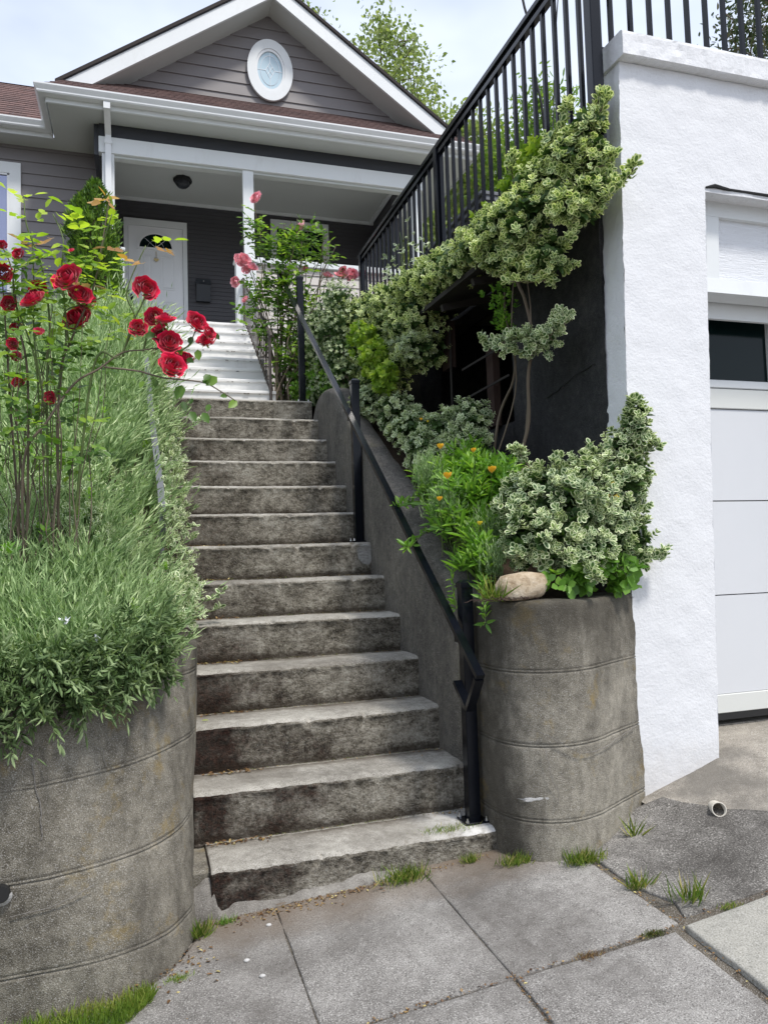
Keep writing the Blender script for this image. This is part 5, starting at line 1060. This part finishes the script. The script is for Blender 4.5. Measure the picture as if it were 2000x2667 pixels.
canes = [[(-.60, .36, 1.15), (-.584, .28, 1.80), (-.607, .25, 2.0), (-.631, .25, 2.2), (-.661, .25, 2.28)], [(-.53, .38, 1.15), (-.523, .28, 1.8), (-.51, .25, 2.01), (-.533, .25, 2.21), (-.576, .2, 2.34), (-.584, .2, 2.438)],
         [(-.50, .40, 1.15), (-.486, .3, 1.80), (-.435, .26, 1.985), (-.371, .25, 2.14), (-.338, .25, 2.31), (-.31, .24, 2.48)], [(-.46, .38, 1.15), (-.37, .22, 1.853), (-.282, .2, 1.9), (-.229, .2, 2.037), (-.254, .19, 2.13), (-.188, .16, 2.29)],
         [(-.60, .3, 1.15), (-.59, .22, 1.53), (-.518, .2, 1.66), (-.429, .2, 1.797), (-.35, .2, 1.852), (-.293, .2, 1.9), (-.255, .19, 1.917), (-.204, .17, 1.919), (-.15, .15, 1.923), (-.11, .1, 1.90)],
         [(-.33, .2, 1.86), (-.224, .18, 1.847), (-.177, .16, 1.831), (-.131, .14, 1.816), (-.062, .12, 1.807), (.005, .12, 1.799), (.06, .12, 1.77), (.108, .12, 1.74)],
         [(-.62, .42, 1.15), (-.64, .3, 1.7), (-.65, .25, 2.0), (-.66, .25, 2.17)], [(-.55, .3, 1.7), (-.56, .26, 1.9), (-.62, .22, 2.1), (-.60, .15, 2.21)], [(-.5, .3, 1.75), (-.46, .27, 1.95), (-.46, .22, 2.05), (-.39, .2, 2.08), (-.33, .2, 2.11)],
         [(-.2, .18, 1.92), (-.19, .15, 1.97), (-.215, .14, 1.99)], [(-.16, .16, 1.92), (-.13, .13, 1.95), (-.14, .12, 2.0), (-.16, .14, 2.04)], [(-.1, .1, 1.9), (-.05, .12, 1.93), (-.02, .11, 2.0)], [(-.27, .2, 1.9), (-.24, .17, 2.0), (-.2, .14, 2.08), (-.19, .13, 2.12)], [(-.5, .35, 1.3), (-.47, .2, 1.6), (-.49, .2, 1.74)], [(-.6, .35, 1.4), (-.62, .26, 1.7), (-.6, .24, 1.81)],
         [(-.525, .28, 1.7), (-.56, .26, 1.95), (-.56, .25, 2.14), (-.562, .22, 2.33)], [(-.45, .26, 1.95), (-.47, .25, 2.2), (-.465, .25, 2.32), (-.5, .27, 2.42)], [(-.35, .24, 2.2), (-.33, .2, 2.3), (-.3, .18, 2.4)]]
for i, cpt in enumerate(canes):
    pts = smoothpath(cpt, 6); r0 = .0052 if i in (0, 1, 2, 3, 4, 6) else .0035
    MB().tube(pts, list(np.linspace(r0, .0018, len(pts))), 6).build('cane', M['stem'] if i in (0, 2, 4, 5, 6, 13, 14) else M['gstem'], rb, True)
tw = MB()
for k in range(24):
    x0 = rng.uniform(-.72, -.4); p = (x0, rng.uniform(.25, .5), 1.2); q = (x0+rng.normal(0, .08), rng.uniform(.15, .35), rng.uniform(1.6, 2.1)); tw.tube(curve(p, q, 0, 7, .012), list(np.linspace(.0026, .001, 7)), 5)
tw.build('twigs', M['stem'], rb)
BLOOM = [(-0.444, 0.121, 2.142, 0.0386), (-0.405, 0.157, 2.099, 0.0314), (-0.425, 0.292, 2.056, 0.0424), (-0.546, 0.24, 2.135, 0.0239), (-0.551, 0.123, 2.061, 0.033), (-0.653, 0.204, 2.172, 0.0259), (-0.656, 0.215, 2.27, 0.0143), (-0.595, 0.138, 2.215, 0.0153), (-0.622, 0.276, 2.007, 0.016), (-0.531, 0.127, 1.954, 0.0127), (-0.62, 0.194, 1.925, 0.0155), (-0.636, 0.224, 2.073, 0.0196), (-0.389, 0.203, 2.088, 0.0253), (-0.189, 0.129, 2.127, 0.0346), (-0.217, 0.144, 1.99, 0.0246), (-0.162, 0.166, 2.039, 0.027), (-0.127, 0.098, 2.015, 0.0277), (-0.144, 0.135, 1.996, 0.02), (-0.142, 0.14, 1.967, 0.0241), (-0.115, 0.099, 1.934, 0.033), (-0.109, 0.07, 1.844, 0.0378), (-0.064, 0.167, 1.898, 0.0272), (-0.021, 0.1, 2.008, 0.0321), (0.021, 0.101, 1.975, 0.0201), (0.014, 0.159, 1.964, 0.026), (-0.609, 0.24, 1.807, 0.0183), (-0.507, 0.213, 1.749, 0.0183), (-0.621, 0.286, 1.906, 0.0147), (-0.428, 0.107, 2.231, 0.0077)]
RLEAF = [(-0.618, 0.241, 2.438, 0), (-0.573, 0.175, 2.409, 0), (-0.559, 0.118, 2.329, 0), (-0.551, 0.232, 2.363, 0), (-0.501, 0.286, 2.426, 0), (-0.377, 0.141, 2.362, 0), (-0.389, 0.226, 2.444, 1), (-0.287, 0.16, 2.396, 1), (-0.406, 0.248, 2.356, 0), (-0.336, 0.244, 2.403, 0), (-0.302, 0.144, 2.342, 0), (-0.294, 0.266, 2.379, 0), (-0.321, 0.232, 2.336, 0), (-0.306, 0.237, 2.264, 0), (-0.381, 0.264, 2.23, 0), (-0.477, 0.186, 2.237, 0), (-0.546, 0.252, 2.277, 1), (-0.492, 0.276, 2.338, 1), (-0.601, 0.12, 2.267, 0), (-0.615, 0.27, 2.303, 0), (-0.247, 0.179, 2.272, 1), (-0.133, 0.196, 2.289, 1), (-0.189, 0.129, 2.21, 1), (-0.179, 0.24, 2.341, 0), (-0.459, 0.158, 2.284, 0), (-0.439, 0.274, 2.368, 0), (-0.571, 0.155, 2.189, 0), (-0.625, 0.212, 2.178, 0), (-0.614, 0.18, 2.127, 0), (-0.261, 0.223, 2.04, 0), (-0.42, 0.139, 1.957, 0), (-0.346, 0.136, 1.992, 0), (-0.548, 0.249, 1.831, 0), (-0.239, 0.25, 1.958, 0), (-0.291, 0.213, 2.139, 0), (-0.332, 0.284, 2.169, 0), (-0.308, 0.141, 2.097, 0), (-0.462, 0.27, 2.183, 1), (-0.421, 0.134, 2.194, 0), (-0.525, 0.293, 2.253, 0), (-0.474, 0.225, 2.068, 0), (-0.576, 0.221, 2.052, 0), (-0.526, 0.294, 2.029, 2), (-0.485, 0.257, 2.008, 2), (-0.639, 0.258, 1.97, 2), (-0.631, 0.111, 1.951, 2)]
EL = [(-0.077, 0.12, 1.78, 34), (-0.07, 0.12, 1.726, 22), (-0.045, 0.12, 1.691, 26), (-0.003, 0.12, 1.688, 26), (0.017, 0.12, 1.72, 18), (0.108, 0.12, 1.735, 26), (0.077, 0.12, 1.757, 16), (-0.041, 0.12, 1.739, 14), (0.039, 0.12, 1.817, 30), (0.019, 0.12, 1.826, 24), (-0.001, 0.12, 1.806, 18), (-0.169, 0.12, 1.963, 24), (-0.162, 0.12, 1.802, 20), (-0.204, 0.12, 1.794, 18), (-0.08, 0.12, 1.92, 20), (-0.097, 0.12, 1.902, 20), (-0.052, 0.12, 1.881, 20), (-0.041, 0.12, 1.957, 20), (-0.019, 0.12, 1.91, 24), (0.041, 0.12, 1.975, 18), (-0.129, 0.12, 1.918, 18)]
for i, (x, y, z, r_) in enumerate(BLOOM):
    small = i in (9, 27, 28); rose((x, y, z), r_*1.28, 'rosy' if small else 'red', rb, (0.1 if x < -.3 else .0, -1, .45))
    n = 5; D = rdir(n)*.5+np.array([0, .4, -.6]); leafobj('sepals', [leafgeo(np.tile((x, y+r_*.3, z-r_*.3), (n, 1)), D, rdir(n), r_*.9, r_*.3, T_BLADE)], M['rleaf'], rb)
def compound(P, s, mat, jit=.5):
    """rose leaves: rachis with five leaflets"""
    out = []; n = len(P); D = unit(np.stack([rng.normal(0, 1, n), rng.normal(-.2, .5, n), rng.normal(.05, .35, n)], 1)); Nn = unit(np.stack([rng.normal(0, .3, n), rng.normal(-.45, .3, n), np.ones(n)], 1))
    Sd = unit(np.cross(D, Nn)); t = rng.random(n)
    for k, (al, sg) in enumerate(((1.0, 0), (.62, 1), (.62, -1), (.25, 1), (.25, -1))):
        Q = P+D*(s*1.6*al)[:, None]; Dk = D if sg == 0 else unit(Sd*sg+D*.5)
        out.append(leafgeo(Q, Dk+rng.normal(scale=.12, size=(n, 3)), Nn+rng.normal(scale=.2, size=(n, 3)), s*(1 if sg == 0 else .8), s*.62, T_LEAF, np.clip(t*.7+rng.random(n)*.3, 0, 1)))
    return out
R_ = np.array(RLEAF)
for kcol, mat, sz in ((0, 'rleafy', .045), (1, 'rleafo', .047), (2, 'rleaf', .040)):
    q = R_[R_[:, 3] == kcol][:, :3]; leafobj('leaves', compound(q, np.full(len(q), sz)*rng.uniform(.8, 1.25, len(q)), None), M[mat], rb)
q = np.stack([rng.uniform(-.76, -.36, 300), rng.uniform(.10, .46, 300), rng.uniform(1.52, 2.24, 300)], 1)
leafobj('leaves', compound(q[:230], rng.uniform(.028, .044, 230), None), M['rleaf'], rb)
q = np.stack([rng.uniform(-.72, -.28, 60), rng.uniform(.12, .35, 60), rng.uniform(2.0, 2.26, 60)], 1)
leafobj('leaves', compound(q, rng.uniform(.024, .036, 60), None), M['rleafy'], rb)
E_ = np.array(EL); n = len(E_); D = unit(np.stack([rng.normal(0, .6, n), np.full(n, -.25), -np.ones(n)*rng.uniform(.2, 1.2, n)], 1))
leafobj('leaves', [leafgeo(E_[:, :3]-D*(E_[:, 3]/1500)[:, None]*.5, D, np.stack([rng.normal(0, .3, n), -np.ones(n), rng.normal(.2, .2, n)], 1), E_[:, 3]/560, E_[:, 3]/800, T_LEAF, rng.random(n)*.6+.05)], M['rleaf'], rb)
# pink rose bush near the far handrail post
pk = thing('rose_bush', (.95, 3.6, 2.4), 'leggy pink rose bush growing beside the iron railing in front of the porch', 'rose bush')
cn = MB(); tips = []
for k in range(26):
    b0 = (rng.uniform(.78, 1.05), rng.uniform(3.4, 3.9), 2.4); tp = (rng.uniform(.62, 1.38), rng.uniform(3.3, 3.9), rng.uniform(3.3, 3.95)); tips.append(tp); cn.tube(curve(b0, tp, 0, 9, .02), list(np.linspace(.008, .0025, 9)), 6)
for tp in ((.705, 3.6, 4.13), (.95, 3.6, 3.98), (1.06, 3.6, 4.03), (1.15, 3.6, 4.0), (1.29, 3.6, 3.9), (.74, 3.6, 4.02)): cn.tube(curve((tp[0]*.7+.3, 3.65, 3.2), tp, 0, 8, .008), .0035, 5); tips.append(tp)
cn.build('canes', M['stem'], pk)
pscale = 1.35
P, Nn = blobpts([(.80, 3.6, 3.72, .13, .18, .18), (1.0, 3.6, 3.68, .16, .2, .22), (1.12, 3.6, 3.86, .15, .15, .14), (.90, 3.5, 3.45, .16, .2, .16), (.72, 3.6, 3.35, .08, .15, .13), (.70, 3.6, 3.9, .06, .1, .16), (1.05, 3.6, 3.3, .15, .2, .2), (.62, 3.5, 3.15, .06, .1, .12), (1.28, 3.6, 3.75, .08, .1, .12), (.85, 3.5, 3.0, .15, .2, .15), (1.0, 3.5, 2.8, .17, .2, .2), (1.15, 3.6, 3.1, .14, .2, .2), (.92, 3.5, 3.25, .15, .2, .15)], 700, .3, 1.05)
leafobj('leaves', compound(P, rng.uniform(.042, .062, len(P)), None), M['rleaf'], pk)
P, Nn = blobpts([(.95, 3.5, 3.75, .26, .15, .2), (1.2, 3.5, 3.85, .12, .1, .12), (.72, 3.5, 3.85, .07, .08, .18)], 60, .3, 1.05)
leafobj('leaves', compound(P, rng.uniform(.036, .05, len(P)), None), M['rleaf'], pk)
for (x, z, r_) in ((.565, 3.60, .036), (.605, 3.615, .036), (.66, 3.56, .034), (.618, 3.53, .026), (.525, 3.42, .028), (.705, 4.135, .036), (1.075, 3.935, .034), (.60, 3.28, .02), (1.10, 3.58, .016)): rose((x, 3.52, z), r_*1.5, 'pink', pk, (-.2, -1, .3))
pk2 = thing('rose_bush', (1.45, 3.6, 3.2), 'low coral pink rose cluster above the grey green bush by the fence', 'rose bush')
for (x, z, r_) in ((1.30, 3.555, .032), (1.40, 3.565, .03), (1.44, 3.59, .034), (1.52, 3.58, .036), (1.49, 3.55, .024)): rose((x, 3.56, z), r_*1.45, 'pink', pk2, (-.2, -1, .3))
P, Nn = blobpts([(1.40, 3.6, 3.5, .16, .1, .09)], 40, .3, 1); leafobj('leaves', compound(P, rng.uniform(.02, .03, len(P)), None), M['rleaf'], pk2)
MB().tube(curve((1.3, 3.6, 2.9), (1.44, 3.6, 3.58), 0, 6), .004, 5).tube(curve((1.4, 3.6, 3.1), (1.30, 3.6, 3.55), 0, 6), .004, 5).build('canes', M['stem'], pk2)
# creeping vine on the fence
P = np.array([(1.58+rng.normal(0, .02), y, rng.uniform(3.05, 3.3)+.25*rng.random()*(2.2 < y < 2.9)) for y in rng.uniform(1.95, 3.5, 90)])
t = thing('creeper', (1.6, 2.6, 3.0), 'thin creeper climbing the black fence pickets near the white porch corner post', 'creeper'); leafobj('foliage', rosettes(P, np.tile([-.5, -.3, .2], (len(P), 1)), T_LEAF, .03, .022, 1, 3), M['euos'], t)
MB().tube(curve((1.58, 2.4, 2.9), (1.58, 2.5, 3.5), 0, 6, .01), .003, 5).build('stem', M['gstem'], t)
# ------------------------------------------------------------------ arborvitae
th = thing('arborvitae', (-.60, 4.6, 3.0), 'dark green columnar arborvitae beside the left porch post', 'conifer')
n = 9000; h = rng.random(n)**.8; ang = rng.random(n)*6.283; lobe = rng.integers(0, 2, n)
prof = np.interp(h, [0, .3, .6, .8, .93, 1], [.20, .225, .20, .155, .085, .01])*(1+.16*np.sin(ang*3+h*9)+.16*np.sin(ang*7-h*23)+.1*np.sin(ang*13+h*41))
cx = np.where((lobe == 1) & (h > .75), -.68, -.575); top = np.where((lobe == 1), 4.50, 4.63)
P = np.stack([cx+prof*np.cos(ang)*rng.uniform(.75, 1.03, n), 4.6+prof*np.sin(ang)*rng.uniform(.75, 1.03, n), 3.0+(top-3.0)*h], 1)
D = unit(np.stack([np.cos(ang)*.6, np.sin(ang)*.6, np.full(n, 1.)], 1)+rng.normal(scale=.3, size=(n, 3)))
leafobj('foliage', [leafgeo(P, D, rdir(n), rng.uniform(.03, .065, n), .014, T_LEAF, np.clip(.4+.35*np.sin(ang*5+h*31)+rng.normal(0, .2, n), 0, 1)), leafgeo(P, unit(D+rng.normal(scale=.5, size=(n, 3))), rdir(n), rng.uniform(.02, .05, n), .01, T_BLADE)], M['thuja'], th)
MB().tube([(-.6, 4.6, 2.9), (-.6, 4.6, 3.9), (-.58, 4.6, 4.5)], [.05, .04, .01], 8).build('trunk', M['stem'], th)
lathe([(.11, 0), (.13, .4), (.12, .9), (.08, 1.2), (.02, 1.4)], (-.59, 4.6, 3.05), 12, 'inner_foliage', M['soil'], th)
# ------------------------------------------------------------------ trees
def tree(lab, base, blobs, n, ln, wd, mat, trunk=.12, droop=0, T=T_LEAF, lo=.35, name='tree', br=26):
    t = thing(name, base, lab, 'tree'); P, Nn = blobpts(blobs, n, lo, 1.15)
    cl = unit(rng.normal(size=P.shape)); D = unit(Nn*.5+cl*.7+np.array([0, -.2, -.2-droop]))
    k = 5; Pk = np.repeat(P, k, 0)+rng.normal(scale=ln*1.1, size=(len(P)*k, 3)); Dk = unit(np.repeat(D, k, 0)+rng.normal(scale=.6, size=(len(P)*k, 3)))
    tone = np.repeat(rng.random(len(P))*.6, k)+rng.random(len(P)*k)*.4
    leafobj('crown', [leafgeo(Pk, Dk, rdir(len(Pk)), ln*rng.uniform(.7, 1.3, len(Pk)), wd, T, tone)], M[mat], t)
    ctr = np.array(blobs)[:, :3].mean(0); tb = MB(); tb.tube(smoothpath([base, (base[0]*.6+ctr[0]*.4, base[1], base[2]+(ctr[2]-base[2])*.5), tuple(ctr)], 5), list(np.linspace(trunk, trunk*.35, 11)), 9); tb.build('trunk', M['stem'], t, True)
    bb = MB()
    for b in blobs:
        bb.tube(curve(ctr*.6+np.array(base)*.4, b[:3], 0, 7, .05), list(np.linspace(trunk*.35, trunk*.08, 7)), 6)
        for q in range(5):
            e = np.array(b[:3])+rdir(1)[0]*np.array(b[3:6]); bb.tube(curve(b[:3], e, 0, 5, .03), list(np.linspace(trunk*.09, .008, 5)), 4)
    bb.build('branches', M['stem'], t); return t
tree('airy weeping birch rising behind the right gable slope', (4.9, 12, 2.8), [(4.2, 12, 11.0, .75, .7, .9), (4.8, 12, 11.0, .85, .8, 1.1), (5.3, 12, 10.6, .7, .7, 1.2), (4.6, 12, 9.9, 1.3, 1, .9), (5.4, 12, 9.5, 1.1, 1, .9), (5.0, 12, 11.9, .45, .4, .45), (5.7, 12, 9.0, .9, .8, .8), (3.7, 12, 10.5, .5, .5, .5), (4.6, 12, 12.2, .25, .3, .5), (6.3, 12, 9.6, .7, .6, .6), (6.0, 12, 8.6, 1.0, .8, .8)], 2500, .10, .065, 'birch', .14, .5, lo=.2)
tree('drooping birch twigs showing above the gable ridge', (3.2, 12.5, 2.8), [(3.3, 12.5, 12.35, .28, .25, .5), (3.0, 12.5, 12.8, .3, .3, .4)], 60, .10, .06, 'birch', .05, .6, lo=.2)
tree('yellow green tree standing right behind the middle of the black fence', (4.4, 8, 2.8), [(4.2, 8, 6.9, .6, .6, .8), (4.6, 8, 7.5, .5, .5, .5), (4.5, 8, 6.3, .8, .7, .7), (3.9, 7.8, 5.6, .7, .6, .8), (5.1, 8, 6.8, .7, .6, .7), (4.5, 8, 5.4, 1.1, .7, .8), (3.5, 7.8, 4.8, .7, .5, .8), (5.0, 8, 7.6, .35, .3, .35)], 2900, .085, .055, 'birch', .1, .1)
tree('leafy green tree with narrow leaves behind the right end of the black fence', (5.6, 7, 2.8), [(4.9, 7, 6.6, .55, .5, .6), (5.4, 7, 6.9, .5, .5, .6), (5.2, 7, 5.9, .9, .6, .7), (5.9, 7, 6.7, .5, .6, .6), (5.35, 7, 7.6, .25, .3, .35), (5.7, 7, 7.4, .25, .3, .35), (6.2, 7, 6.9, .4, .4, .4), (4.8, 7, 5.2, .8, .5, .8), (5.8, 7, 5.6, .9, .6, .8)], 2600, .12, .035, 'tree', .1, -.2)
tree('dark leafy shrub behind the front fence at the far upper right', (5.6, 3.2, 2.9), [(5.35, 3.2, 6.0, .32, .3, .35), (5.6, 3.2, 6.35, .3, .3, .35), (5.1, 3.2, 5.55, .3, .3, .25), (5.6, 3.2, 5.6, .4, .3, .4), (5.9, 3.2, 6.1, .4, .3, .5)], 650, .06, .026, 'dtree', .07, -.4, lo=.3)
for o in bpy.data.objects:
    if o.parent is None and o.type in ('MESH',) and 'kind' not in o and 'category' not in o: print('UNTAGGED', o.name)
